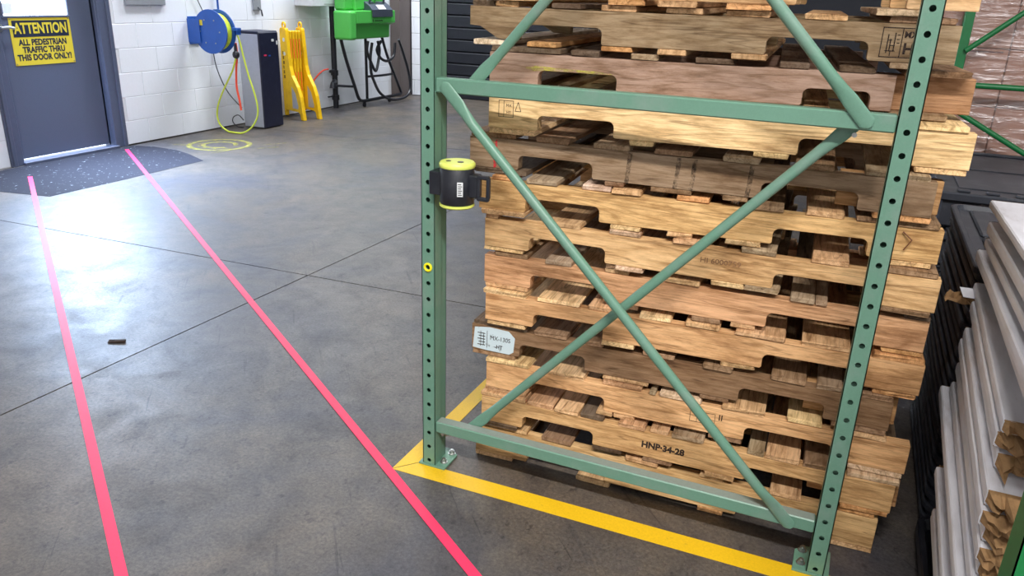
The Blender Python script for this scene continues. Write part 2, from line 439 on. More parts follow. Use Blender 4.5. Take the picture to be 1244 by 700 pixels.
for a, b in (((dx-.004, 2.392, 1.125), (dx+.008, 2.983, 1.143)), ((dx-.004, 2.392, 1.782), (dx+.008, 2.983, 1.80)), ((dx-.004, 2.392, 1.143), (dx+.008, 2.408, 1.782)), ((dx-.004, 2.967, 1.143), (dx+.008, 2.983, 1.782))):
    gm.box(a, b, .003)
gm.build('window_trim', M['door'], dr)
MB().box((dx-.018, 2.41, 1.155), (dx-.014, 2.50, 1.235)).build('notice', M['paper'], dr, label='small white paper notice in the window corner')
MB().box((-5.30, 2.30, 0), (WX+.04, 3.22, .024), .003).build('threshold', M['jamb'], dr)
MB().box((dx-.06, 2.31, .0245), (dx-.05, 3.21, .040)).build('daylight_gap', M['daylight'], dr, label='bright gap of daylight under the door')
hb = MB().tube([(dx+.055, 2.33, 1.055), (dx+.06, 2.40, 1.06), (dx+.055, 2.44, 1.05)], .011, 8)
hb.cyl((dx, 2.35, 1.055), (dx+.055, 2.35, 1.055), .012).cyl((dx, 2.35, 1.055), (dx+.01, 2.35, 1.055), .032)
hb.build('door_handle', M['steel'], dr, smooth=True)
MB().box((-5.42, 2.0, 0), (-5.40, 3.5, 2.4)).build('outside_light_screen', M['daylight'], dr)
bpy.data.objects.remove(bpy.data.objects['outside_light_screen'])
# attention sign
sg = thing('warning_sign', 'yellow rectangular attention sign with dark header fixed on the grey door', 'sign', (dx, 2.705, .945))
SM = lambda u, v, d=0: frameM((d, u, v), (0, 1, 0), (0, 0, 1))
MB().box((0.0005, -.268, -.182), (.003, .268, .182), .0008).build('sign_plate', M['sign_yellow'], sg)
MB().box((.0025, -.245, .035), (.0042, .245, .160)).build('header_panel', M['sign_black'], sg)
text('ATTENTION', .112, SM(0, .097, .0046), M['sign_yellow'], sg, 'lettering', .0034, .74, label='yellow word ATTENTION on the dark header')
for i, s_ in enumerate(('ALL PEDESTRIAN', 'TRAFFIC THRU', 'THIS DOOR ONLY!')):
    text(s_, .064, SM(0, -.008-.058*i, .0034), M['sign_black'], sg, 'lettering', .0026, .88, label='dark text line '+s_)
for a in (-1, 1):
    for b in (-1, 1): MB().cyl((.002, a*.256, b*.170), (.0055, a*.256, b*.170), .005, 10).build('screw', M['steel'], sg)

# floor coating in front of the door, painted ring, laser light laid as strips
def floor_patch(pts, z, name, mat, lab, cat, t=.0012, group=None):
    o = MB().prism(pts, t, lambda u, v, d: (u, v, z+d)).build(name, mat)
    return tag(o, lab, cat, group)
floor_patch([(-4.985, 1.55), (-4.35, 1.66), (-3.985, 1.731), (-3.975, 2.3), (-3.99, 3.19), (-4.30, 3.34), (-4.52, 3.41), (-4.80, 3.42), (-4.985, 3.36)], .0002, 'entrance_mat', M['mat'],
            'dark speckled entrance mat on the concrete before the grey door', 'mat', .002)
def strip(a, b, wdt):
    a = Vector(a); b = Vector(b); t = (b-a).normalized(); n = Vector((-t.y, t.x))*wdt/2
    return [tuple(a-n), tuple(b-n), tuple(b+n), tuple(a+n)]
floor_patch(strip((-4.625, 2.062), (.42, -1.40), .031), .0026, 'laser_line_strip', M['pink'], 'left pink-red laser line painted on the floor, starting short of the door', 'line', .0008, 'pink walkway lines')
floor_patch(strip((-4.883, 3.193), (.75, -.665), .031), .0026, 'laser_line_strip', M['pink'], 'right pink-red laser line painted on the floor, crossing the yellow tape corner', 'line', .0008, 'pink walkway lines')
floor_patch([(-.097, -.068), (1.60, -.045), (1.60, .024), (-.035, .002)], .0002, 'floor_tape', M['yellow_tape'], 'long yellow floor tape running under both feet of the green rack', 'tape', .001, 'yellow floor tape')
floor_patch([(-.098, -.064), (-.038, .004), (-.038, 1.70), (-.096, 1.70)], .0002, 'floor_tape', M['yellow_tape'], 'yellow floor tape running back along the left side of the pallet stack', 'tape', .001, 'yellow floor tape')
# worn yellow ring emblem painted near the hose reel
cx_, cy_ = at(267, 176, 2, 0).xy
def ring(r0, r1, a0=0, a1=360, n=40):
    b = MB()
    for i in range(n):
        p, q = R(a0+(a1-a0)*i/n), R(a0+(a1-a0)*(i+1)/n)
        quad = [(r0*math.cos(p), r0*math.sin(p)), (r1*math.cos(p), r1*math.sin(p)), (r1*math.cos(q), r1*math.sin(q)), (r0*math.cos(q), r0*math.sin(q))]
        b.prism(quad, .001, lambda u, v, d: (u, v, .0004+d))
    return b
em = thing('floor_emblem', 'worn round yellow emblem painted on the floor below the hose reel', 'marking', (cx_, cy_, 0))
em.scale = (1, 1, 1)
ring(.245, .295).build('ring', M['ring_paint'], em); ring(.125, .165, 20, 330).build('ring', M['ring_paint'], em)
for i in range(5):
    a = R(200+i*32); MB().box((.19*math.cos(a)-.02, .19*math.sin(a)-.008, .0004), (.19*math.cos(a)+.03, .19*math.sin(a)+.01, .0014)).build('brush_mark', M['ring_paint'], em)
for (x, y, l, a) in ((.33, .22, .24, 60), (.40, .05, .2, 52), (.22, -.34, .22, 80), (-.36, -.22, .16, 20)):
    c_, s_ = math.cos(R(a)), math.sin(R(a))
    MB().prism(strip((x, y), (x+l*c_, y+l*s_), .012), .001, lambda u, v, d: (u, v, .0004+d)).build('brush_mark', M['ring_paint'], em)

# ================================================================ PALLET STACK
COL = dict(t=(222, 190, 150), o=(226, 180, 128), y=(246, 220, 172), b=(160, 136, 110), d=(118, 104, 90), g=(180, 164, 140), w=(245, 230, 214), l=(232, 212, 186))
SCOL = {0: (245, 215, 170), 1: (166, 150, 122), 2: (180, 156, 144), 3: (252, 228, 180), 4: (166, 146, 124), 5: (238, 204, 150), 6: (238, 206, 158),
        7: (228, 186, 148), 8: (232, 194, 144), 9: (150, 126, 98), 10: (232, 194, 146), 11: (226, 190, 142), 12: (230, 198, 148)}
# pose (x, y, turn), fork notches, top deck boards, bottom deck boards (start, end, tone)
PAL = {
 0:((0.07, 0.15, 0.05),(0.15, 0.39),(0.83, 1.07),
  [(0.0, 0.095, 't'), (0.187, 0.282, 't'), (0.374, 0.469, 't'), (0.560, 0.655, 't'), (0.748, 0.843, 't'), (0.935, 1.03, 't'), (1.121, 1.216, 't')],
  [(0.037, 0.061, 't'), (0.063, 0.176, 't'), (0.368, 0.464, 'o'), (0.5, 0.597, 't'), (0.667, 0.774, 'o'), (1.008, 1.107, 'l')]),
 1:((0.046, 0.161, 0.05),(0.143, 0.378),(0.797, 1.03),
  [(0.006, 0.07, 'd'), (0.072, 0.14, 't'), (0.238, 0.313, 'd'), (0.371, 0.465, 't'), (0.543, 0.634, 't'), (0.692, 0.796, 't'), (0.878, 0.972, 't'), (1.065, 1.206, 'b')],
  [(0.011, 0.105, 'w'), (0.17, 0.251, 'o'), (0.379, 0.461, 'o'), (0.531, 0.605, 't'), (0.718, 0.802, 't'), (1.082, 1.17, 'g')]),
 2:((0.114, 0.15, 0.09),(0.142, 0.361),(0.833, 1.068),
  [(0.004, 0.2, 'd'), (0.23, 0.309, 'd'), (0.393, 0.466, 'g'), (0.561, 0.658, 'd'), (0.769, 0.839, 'd'), (0.909, 0.989, 'd'), (1.055, 1.201, 'b')],
  [(0.009, 0.111, 'b'), (0.411, 0.499, 'b'), (0.605, 0.688, 'b'), (1.039, 1.167, 'b')]),
 3:((0.126, 0.125, 0.068),(0.145, 0.36),(0.832, 1.067),
  [(0.009, 0.158, 'y'), (0.251, 0.331, 'y'), (0.452, 0.537, 'y'), (0.641, 0.732, 'y'), (0.83, 0.897, 'y'), (0.99, 1.201, 'y')],
  [(0.005, 0.14, 'y'), (0.405, 0.469, 'y'), (0.725, 0.813, 'y'), (1.102, 1.215, 'y')]),
 4:((0.064, 0.135, 0.036),(0.151, 0.37),(0.82, 1.052),
  [(0.005, 0.14, 'b'), (0.204, 0.3, 'b'), (0.371, 0.469, 'g'), (0.538, 0.638, 'b'), (0.716, 0.809, 'g'), (0.892, 0.985, 'b'), (1.058, 1.2, 'g')],
  [(0.017, 0.179, 'd'), (0.409, 0.461, 'b'), (0.536, 0.646, 'b'), (0.726, 0.789, 'b'), (1.091, 1.22, 'o')]),
 5:((0.105, 0.117, 0.067),(0.143, 0.361),(0.826, 1.055),
  [(0.037, 0.108, 'o'), (0.145, 0.233, 'g'), (0.307, 0.388, 'w'), (0.391, 0.473, 't'), (0.568, 0.655, 'o'), (0.754, 0.844, 'b'), (0.9, 0.99, 't'), (1.019, 1.076, 'b'), (1.1, 1.207, 'b')],
  [(0.009, 0.142, 't'), (0.395, 0.48, 'y'), (0.553, 0.62, 't'), (0.709, 0.798, 'y'), (1.111, 1.207, 'y')]),
 6:((0.119, 0.132, 0.034),(0.141, 0.371),(0.83, 1.065),
  [(0.004, 0.044, 't'), (0.192, 0.294, 't'), (0.38, 0.467, 'l'), (0.558, 0.646, 't'), (0.739, 0.829, 'g'), (0.916, 1.007, 't'), (1.078, 1.209, 'b')],
  [(-0.001, 0.123, 'y'), (0.374, 0.401, 'b'), (0.403, 0.482, 'l'), (0.671, 0.758, 'y'), (0.76, 0.849, 'g'), (1.098, 1.211, 'b')]),
 7:((0.118, 0.137, 0.046),(0.149, 0.373),(0.829, 1.064),
  [(0.03, 0.135, 'b'), (0.192, 0.275, 'g'), (0.373, 0.445, 't'), (0.548, 0.644, 't'), (0.882, 0.941, 'g'), (0.943, 0.974, 'g'), (1.159, 1.218, 'd')],
  [(0.005, 0.14, 't'), (0.426, 0.477, 'b'), (0.631, 0.709, 'b'), (0.738, 0.804, 't'), (1.121, 1.219, 'o')]),
 8:((0.131, 0.122, 0.052),(0.156, 0.372),(0.823, 1.058),
  [(-0.008, 0.13, 'y'), (0.167, 0.297, 'y'), (0.324, 0.403, 't'), (0.475, 0.564, 'y'), (0.608, 0.699, 't'), (0.743, 0.873, 't'), (0.915, 1.038, 't'), (1.092, 1.215, 'o')],
  [(0.005, 0.13, 'y'), (0.37, 0.468, 'y'), (0.715, 0.806, 'y'), (1.11, 1.213, 'o')]),
 9:((0.078, 0.141, 0.034),(0.162, 0.373),(0.827, 1.054),
  [(0.006, 0.183, 'd'), (0.208, 0.311, 'b'), (0.38, 0.426, 'b'), (0.547, 0.639, 'b'), (0.721, 0.801, 'b'), (0.907, 0.996, 'b'), (1.025, 1.09, 'g'), (1.123, 1.214, 'b')],
  [(0.003, 0.147, 'b'), (0.432, 0.57, 't'), (0.722, 0.803, 'b'), (1.079, 1.214, 'b')]),
 10:((0.135, 0.132, 0.043),(0.128, 0.388),(0.801, 1.036),
  [(-0.0, 0.141, 'y'), (0.198, 0.321, 'y'), (0.378, 0.496, 't'), (0.52, 0.54, 'g'), (0.552, 0.672, 'l'), (0.73, 0.848, 't'), (0.91, 1.001, 'y'), (1.076, 1.163, 't')],
  [(-0.004, 0.137, 't'), (0.366, 0.415, 't'), (0.42, 0.483, 't'), (0.704, 0.797, 'b'), (1.085, 1.218, 'l')]),
 11:((0.126, 0.121, 0.035),(0.141, 0.374),(0.831, 1.043),
  [(-0.004, 0.149, 't'), (0.157, 0.242, 't'), (0.247, 0.324, 't'), (0.33, 0.403, 'd'), (0.451, 0.532, 't'), (0.547, 0.601, 't'), (0.613, 0.704, 'g'), (0.828, 0.875, 'g'), (0.878, 0.969, 't'), (0.982, 1.047, 'b'), (1.095, 1.228, 'l')],
  [(0.004, 0.125, 'd'), (0.374, 0.466, 'd'), (0.532, 0.62, 'b'), (0.72, 0.803, 't'), (1.093, 1.215, 'o')]),
 12:((0.103, 0.132, 0.028),(0.181, 0.443),(0.845, 1.063),
  [(0.019, 0.178, 't'), (0.228, 0.328, 'b'), (0.502, 0.604, 't'), (0.728, 0.8, 't'), (0.928, 1.014, 't'), (1.117, 1.208, 'o')],
  [(0.0, 0.128, 't'), (0.351, 0.459, 't'), (0.733, 0.809, 'o'), (1.091, 1.218, 't')]),

}
PLAB = {0: 'light pine wooden pallet at the very top of the stack, cut off by the frame',
 1: 'grey-tan wooden pallet stamped MX, second from the top of the stack',
 2: 'pinkish worn wooden pallet with yellow paint streak, just above the green crossbar',
 3: 'bright yellow new-looking pine pallet right behind the green crossbar',
 4: 'grey-brown pallet with dark scorch bands and a red paint drip, below the bright pine one',
 5: 'tan pallet with a bent metal nail hanging at its right end',
 6: 'tan pallet with embossed digits 6000759 on its side',
 7: 'reddish tan pallet directly beneath the pallet with embossed digits',
 8: 'orange-tan pallet resting on the dark pallet with the pale blue patch',
 9: 'dark weathered pallet with a pale blue painted end reading MX',
 10: 'orange-tan pallet with a stamped box mark, third from the floor',
 11: 'tan pallet stamped HNP-34-28, second from the floor',
 12: 'bottom wooden pallet lying on the floor behind the green lower bar'}
TT = .0150; TB = .0152; SH = .0868
DEPTH = 1.016
def jc(c, v=.07):
    k = 1+random.uniform(-v, v); return tuple(min(1, max(0, q*k*(1+random.uniform(-.03, .03)))) for q in lin(c))
def notch_poly(L, nl, nr, h, rough=0.0015, left_cut=0):
    pts = [(0, h), (0, left_cut)]
    r_ = .016; d_ = .043
    if left_cut: pts += [(.03, left_cut-.002), (.085, .003)]
    for a, b in (nl, nr):
        a = max(a, .09); b = min(b, L-.05)
        seg = [(a-.004, 0), (a, .004), (a, d_-r_)]
        for i in range(1, 5):
            t = R(180-90*i/4); seg.append((a+r_+r_*math.cos(t), d_-r_+r_*math.sin(t)))
        for i in range(0, 5):
            t = R(90-90*i/4); seg.append((b-r_+r_*math.cos(t), d_-r_+r_*math.sin(t)))
        seg += [(b, .004), (b+.004, 0)]
        pts += seg
    pts += [(L, 0), (L, h)]
    for x in (.8, .55, .3):
        pts.append((L*x, h-random.uniform(0, rough)))
    return pts
for k in range(12, -1, -1):
    (px, py, ya), nl, nr, tb_, bb_ = PAL[k]
    zt = .114+.1177*(12-k)
    h = SH; tb = TB
    if k == 12: tb = .0165; h = .114-.0165
    zb = zt-h-tb
    p = thing('wooden_pallet', PLAB[k], 'pallet', (px, py, zb), ya, 'wooden pallets in the tall stack')
    L = 1.219
    if k == 2: L = 1.04
    if k == 10: L = 1.225
    poly = notch_poly(L, nl, (nr[0], min(nr[1], L-.03)), h-.0004, .0015, .036 if k == 1 else 0)
    b = MB().prism(poly, .038, lambda u, v, d: (u, d, tb+.0002+v))
    st = b.build('stringer', M['wood_x'], p, color=jc(SCOL[k], .02), bevel=.0015)
    for yy, var in ((.49, .1), (.975, .1)):
        s2 = st.copy(); C.objects.link(s2); s2.parent = p; s2.location = (random.uniform(-.004, .004), yy, 0); s2.color = (*jc(SCOL[k], .2), 1)
    if k == 2:
        MB().box((1.0, .0415, tb+.001), (1.222, .079, tb+h-.001), .002, .002).build('stringer', M['wood_x'], p, color=jc((178, 144, 110), .02), label='short repair stringer with splintered face')
    if k in (4, 9, 11):      # companion stringer nailed behind the front one
        MB().box((1.0, .040, tb+.001), (1.235, .077, tb+h-.001), .002, .002).build('stringer', M['wood_x'], p, color=jc((196, 160, 118), .05))
    for lst, z0, z1, low in ((tb_, tb+h+.0003, tb+h+TT-.0003, False), (bb_, 0.0006, tb-.0003, True)):
        for (a, b_, tone) in lst:
            a += random.uniform(-.001, .001)
            fy = random.uniform(-.005, .004)
            if (k, low) == (9, False): fy -= .004
            q = MB().box((a, fy, z0), (b_, DEPTH+random.uniform(-.01, .01), z1), .0022, .0)
            # ragged front corners
            o = q.build('deck_board', M['wood_y'], p, color=jc(COL[tone]))
            for v in o.data.vertices:
                if v.co.y < .1: v.co.y += random.uniform(-.003, .003); v.co.x += random.uniform(-.002, .002)
    if k == 9:
        MB().box((-.02, .25, tb+h+.0004), (-.003, .9, tb+h+TT-.001), .002).build('splinter', M['wood_y'], p, color=jc(COL['d']))
# ---- marks on the pallets
def on_pallet(k, s_, v):   # matrix on the front face of pallet k, s along, v above stringer foot
    return frameM((s_, -.0008, (TB if k != 12 else .0165)+v), (1, 0, 0), (0, 0, 1))
def pal(k): return [o for o in bpy.data.objects if o.get('label') == PLAB[k]][0]
def rect_outline(k, s0, s1, v0, v1, t, name='stamp_frame', mat=None):
    b = MB()
    for (a, c) in (((s0, v0), (s1, v0+t)), ((s0, v1-t), (s1, v1)), ((s0, v0), (s0+t, v1)), ((s1-t, v0), (s1, v1))):
        b.box((a[0], -.0009, TB+a[1]), (c[0], -.0001, TB+c[1]))
    return b.build(name, mat or M['stamp'], pal(k))
rect_outline(1, 1.055, 1.160, .010, .078, .002)
MB().box((1.098, -.0009, TB+.010), (1.100, -.0001, TB+.078)).build('stamp_frame', M['stamp'], pal(1))
text('MX', .019, on_pallet(1, 1.117, .062), M['stamp'], pal(1), 'stamp', .0006)
text('H', .034, on_pallet(1, 1.116, .030), M['stamp'], pal(1), 'stamp', .001)
bm_ = MB()
for (a, c, d_, e) in ((1.068, .020, 1.0705, .062), (1.074, .026, 1.0765, .052), (1.083, .024, 1.0855, .066), (1.068, .048, 1.078, .050), (1.074, .036, 1.086, .038), (1.066, .024, 1.088, .026), (1.077, .014, 1.079, .024), (1.088, .050, 1.094, .052), (1.089, .042, 1.095, .044), (1.088, .060, 1.094, .062)):
    bm_.box((a, -.0009, TB+c), (d_, -.0001, TB+e))
bm_.build('stamp', M['stamp'], pal(1), label='dark wheat-ear symbol stamp')
rect_outline(3, .030, .074, .032, .078, .0012); rect_outline(3, .030, .046, .032, .078, .0010)
text('MX', .011, on_pallet(3, .060, .064), M['stamp'], pal(3), 'stamp'); text('HT', .010, on_pallet(3, .060, .045), M['stamp'], pal(3), 'stamp')
tri = MB()
for a, c in (((.079, .050), (.0875, .075)), ((.0875, .075), (.096, .050)), ((.079, .050), (.096, .050))):
    tri.prism(strip(a, c, .0014), .0008, lambda u, v, d: (u, -.0009+d, TB+v))
tri.build('stamp', M['stamp'], pal(3), label='small dark triangle stamp')
emb = stain('embossed_wood_shadow', (134, 98, 68), .0, .4, 300); M['emb'] = emb
text('HI 6000759', .020, on_pallet(6, .690, .052), emb, pal(6), 'stamp', .0002, 1.15)
text('HNP\u00b734-28', .028, on_pallet(11, .590, .042), M['stamp'], pal(11), 'stamp', .0012, 1.0)
rect_outline(10, .645, .717, .028, .064, .0012); MB().box((.665, -.0009, TB+.028), (.6662, -.0001, TB+.064)).build('stamp_frame', M['stamp'], pal(10))
text('HT', .016, on_pallet(10, .681, .038), M['stamp'], pal(10), 'stamp'); text('II', .026, on_pallet(10, .732, .056), M['stamp'], pal(10), 'stamp', .0004)
MB().prism([(.004, .006), (.01, .076), (.06, .083), (.125, .080), (.146, .060), (.142, .012), (.128, .002), (.05, .003)], .0008, lambda u, v, d: (u, -.0009+d, TB+v)).build('painted_patch', M['pale_blue'], pal(9), label='pale blue painted patch')
text('MX-130S', .020, frameM((.097, -.0014, TB+.048), (1, 0, 0), (0, 0, 1)), M['stamp'], pal(9), 'stamp', 0, .92)
text('-HT', .018, frameM((.092, -.0014, TB+.020), (1, 0, 0), (0, 0, 1)), M['stamp'], pal(9), 'stamp', .0003, .9)
w9 = MB()
for i in range(5): w9.box((.020+.004*(i % 2), -.0016, TB+.018+.010*i), (.046, -.0010, TB+.0205+.010*i))
w9.box((.052, -.0016, TB+.012), (.0535, -.0010, TB+.070)).box((.030, -.0016, TB+.014), (.0315, -.0010, TB+.066)).box((.040, -.0016, TB+.02), (.0415, -.0010, TB+.06))
w9.build('stamp', M['stamp'], pal(9), label='dark wheat-ear symbol stamp')
red_ = stain('red_paint', (196, 50, 56), .38, .5, 120)
for (s_, v0, v1, wd) in ((.080, .000, .036, .008), (.083, .050, .084, .006)):
    MB().prism([(s_-wd/2, v0), (s_+wd/2, v0+.004), (s_+wd*.4, v1), (s_-wd*.6, v1-.006)], .0008, lambda u, v, d: (u, -.0009+d, TB+v)).build('paint_drip', red_, pal(4), label='red paint drip')
burn = stain('dark_strap_stain', (50, 40, 34), .40, 1.0, 60)
for s_ in (.468, .600, .642, .787):
    MB().prism([(s_-.006, 0), (s_+.006, .0), (s_+.009, .04), (s_+.011, .084), (s_-.001, .084), (s_-.003, .03)], .0006, lambda u, v, d: (u, -.0007+d, TB+v)).build('strap_stain', burn, pal(4))
yst = stain('yellow_spray', (206, 196, 84), .44, .80, 80, (.4, 1, 1))
MB().prism([(.11, .040), (.16, .044), (.25, .045), (.33, .042), (.352, .046), (.30, .050), (.2, .052), (.14, .056), (.105, .050)], .0006, lambda u, v, d: (u, -.0007+d, TB+v)).build('paint_streak', yst, pal(2), label='yellow spray paint streak')
MB().tube([(1.128, -.004, TB+.075), (1.150, -.012, TB+.058), (1.136, -.010, TB+.030)], .0018, 6).build('bent_nail', plain('rusty_nail', (110, 66, 40), .7), pal(5))

# ================================================================ GREEN RACK FRAME
rk = thing('pallet_rack_frame', 'sage green steel rack upright frame standing in front of the pallet stack', 'rack', (0, 0, 0))
HZ = lambda i: .022+.0508*i
TOP = 3.02; PW = .0222; PD = .076; RH = .0070
def make_post(parent, x, mat, nholes=58, label=None, step_side=1):
    b = MB(); t = .0025
    angs = []
    ca = math.degrees(math.atan2(.0254, PW))
    for base in (0, 180):
        angs += [base+0, base+ca*.5, base+ca, base+(ca+90)/2, base+90, base+180-(ca+90)/2, base+180-ca, base+180-ca*.5]
    n = len(angs)
    for i in range(nholes):
        zc = HZ(i); zl = max(zc-.0254, .0085); zh = zc+.0254
        if i == nholes-1: zh = TOP
        circ, rect = [], []
        for a in angs:
            c_, s_ = math.cos(R(a)), math.sin(R(a))
            circ.append((RH*c_, zc+RH*s_))
            k_ = min(PW/abs(c_) if abs(c_) > 1e-6 else 9, (.0254)/abs(s_) if abs(s_) > 1e-6 else 9)
            zz = zc+k_*s_; zz = zh if abs(zz-(zc+.0254)) < 1e-5 else (zl if abs(zz-(zc-.0254)) < 1e-5 else zz)
            rect.append((k_*c_, max(zz, .0085)))
        vv = [(x+u, 0, z) for u, z in rect]+[(x+u, 0, z) for u, z in circ]+[(x+u, t, z) for u, z in circ]+[(x+u, t, z) for u, z in rect]
        ff = []
        for j in range(n):
            k_ = (j+1) % n
            ff += [[j, k_, n+k_, n+j], [n+j, n+k_, 2*n+k_, 2*n+j], [2*n+j, 2*n+k_, 3*n+k_, 3*n+j]]
        b.add(vv, ff)
    z0 = .0085
    for s_ in (-1, 1):
        xa, xb = sorted((x+s_*PW, x+s_*(PW-t)))
        b.box((xa, 0, z0), (xb, .040, TOP))
        xc, xd = sorted((x+s_*(PW-.003), x+s_*(PW-.003-t)))
        b.box((xc, .041, z0), (xd, PD, TOP)).box((min(xa, xc), .0385, z0), (max(xb, xd), .0425, TOP))
        xe, xf = sorted((x+s_*(PW-.003), x+s_*(PW-.0165)))
        b.box((xe, PD-t, z0), (xf, PD, TOP))
    b.box((x-.009, PD-t-.003, z0), (x+.009, PD-t-.0005, TOP))
    return b.build('upright_post', mat, parent, label=label)
W = 1.18216
make_post(rk, 0, M['green']); make_post(rk, W, M['green'])
def strut(z0, z1, top=None):
    b = MB().box((.0232, .002, z0), (W-.0232, .038, z1), .003)
    return b.build('horizontal_strut', M['green'], rk)
strut(1.186, 1.225); s_low = strut(.130, .168)
MB().box((.026, .005, .1680), (W-.026, .036, .1688)).build('dust_layer', M['dust_green'], rk, label='grey dust lying on the lower strut')
strut(2.30, 2.34)
def brace(a, b_, front, name='diagonal_brace', r_=.0135, ext=.012, ya=None):
    """round tube with both ends flattened; front braces lie on the camera side of the struts"""
    a = Vector((a[0], 0, a[1])); b_ = Vector((b_[0], 0, b_[1])); t = (b_-a).normalized(); n = Vector((-t.z, 0, t.x))
    Lb = (b_-a).length
    yf = -.0036 if front else .0428
    yt = -.012 if front else .052
    stations = [(-ext, .45, .0026, yf), (-ext*.55, 1.0, .0026, yf), (0, 1.30, .0026, yf), (.062, 1.30, .0028, yf), (.092, 1.10, .0075, (yf+yt)/2), (.125, 1.0, .0135, yt),
                (Lb-.125, 1.0, .0135, yt), (Lb-.092, 1.10, .0075, (yf+yt)/2), (Lb-.062, 1.30, .0028, yf), (Lb, 1.30, .0026, yf), (Lb+ext*.55, 1.0, .0026, yf), (Lb+ext, .45, .0026, yf)]
    vv = []; K = 14
    for (s_, wm, ty, yc) in stations:
        c_ = a+t*s_
        for j in range(K):
            th = 2*math.pi*j/K
            q = c_+n*(r_*wm*math.cos(th)); vv.append((q.x, yc+ty*math.sin(th), q.z))
    ff = [[i*K+j, i*K+(j+1) % K, (i+1)*K+(j+1) % K, (i+1)*K+j] for i in range(len(stations)-1) for j in range(K)]
    ff += [list(range(K))[::-1], [(len(stations)-1)*K+j for j in range(K)]]
    o = MB().add(vv, ff).build(name, M['green'], rk, smooth=True); return o
brace((.055, 1.203), (1.096, .142), True)
brace((.128, .150), (1.092, 1.212), False)
brace((.110, 1.205), (1.10, 2.31), False)
brace((1.100, 1.205), (.06, 2.31), True)
for x, sx in ((0, 1), (W, -1)):
    pts = [(-.036, -.004), (.058, -.004), (.058, .085), (.032, .112), (-.036, .112)]
    pts = [(x+sx*u, v) for u, v in pts]
    bp_ = MB().prism(pts, .0068, lambda u, v, d: (u, v, .0014+d)).build('base_plate', M['green'], rk, bevel=.001)
    for (u, v) in ((.038, .030), (.038, .086)):
        b = MB().cyl((x+sx*u, v, .0084), (x+sx*u, v, .0104), .0125, 16).cyl((x+sx*u, v, .0104), (x+sx*u, v, .0195), .0088, 6).cyl((x+sx*u, v, .0195), (x+sx*u, v, .024), .005, 10)
        b.build('anchor_bolt', M['steel'], bp_)
b = MB().cyl((.040, .018, .131), (.040, .018, .122), .010, 6).cyl((.040, .018, .122), (.040, .018, .114), .005, 8).cyl((.058, .020, .131), (.058, .020, .121), .010, 6)
b.build('strut_bolt', M['steel'], rk)
MB().cyl((1.0795, .0518-.0205, 1.171), (1.0795, .030, 1.171), .006, 8).build('brace_bolt', M['steel'], rk)
# yellow grommet in one hole
gr = MB()
path = [(.0105*math.cos(R(a)), -.0020, HZ(13)+.0105*math.sin(R(a))) for a in range(0, 360, 20)]
gr.tube(path, .0036, 6, closed=True)
tag(gr.build('grommet', M['yellow_ring'], smooth=True), 'small bright yellow ring plugged in a hole of the left rack post', 'grommet')

# retractable belt barrier head clipped on the left post
bh = thing('belt_cassette', 'black retractable belt cassette with lime ends strapped to the left rack post', 'belt barrier', (.099, -.012, .947)); bh.scale = (1, 1, .9)
def lathe(prof, n=28):
    b = MB(); vv = []
    for r_, z in prof:
        for j in range(n): vv.append((r_*math.cos(2*math.pi*j/n), r_*math.sin(2*math.pi*j/n), z))
    ff = [[i*n+j, i*n+(j+1) % n, (i+1)*n+(j+1) % n, (i+1)*n+j] for i in range(len(prof)-1) for j in range(n)]
    ff += [list(range(n))[::-1], [(len(prof)-1)*n+j for j in range(n)]]
    return b.add(vv, ff)
lathe([(.046, -.060), (.0475, -.058), (.0475, .050), (.046, .052)]).build('housing', M['black'], bh, smooth=True)
lathe([(.040, .0525), (.0485, .0525), (.050, .056), (.050, .064), (.046, .069), (.030, .0705)]).build('end_cap', M['lime'], bh, smooth=True)
lathe([(.034, -.072), (.045, -.071), (.049, -.067), (.049, -.0605), (.040, -.0605)]).build('end_cap', M['lime'], bh, smooth=True)
MB().cyl((.016, -.012, .0706), (.016, -.012, .0716), .009, 12).cyl((-.020, -.014, .0706), (-.020, -.014, .0716), .007, 12).build('cap_recess', M['black'], bh)
MB().box((-.0765, -.022, -.038), (-.0400, .030, .034), .002).build('mounting_bracket', M['black'], bh)
MB().box((.040, -.016, -.036), (.070, .016, .036), .004).build('belt_outlet', M['black'], bh, bevel=.002)
lp = MB()
lp.box((.068, -.020, .026), (.104, -.006, .038), .003).box((.068, -.020, -.040), (.104, -.006, -.028), .003).box((.068, -.020, -.030), (.078, -.006, .030), .003).box((.096, -.020, -.032), (.106, -.006, .032), .003)
lp.build('belt_clip', M['black'], bh)
M2 = Matrix.Rotation(R(22), 4, 'Z')
MB().box((.004, -.0488, -.028), (.020, -.0478, .016), M=M2).build('paper_label', M['label_white'], bh)
for i in range(6):
    MB().box((.0065, -.0492, -.024+.0065*i), (.0175-.002*(i % 2), -.0489, -.0215+.0065*i), M=M2).build('label_text', M['ink'], bh)

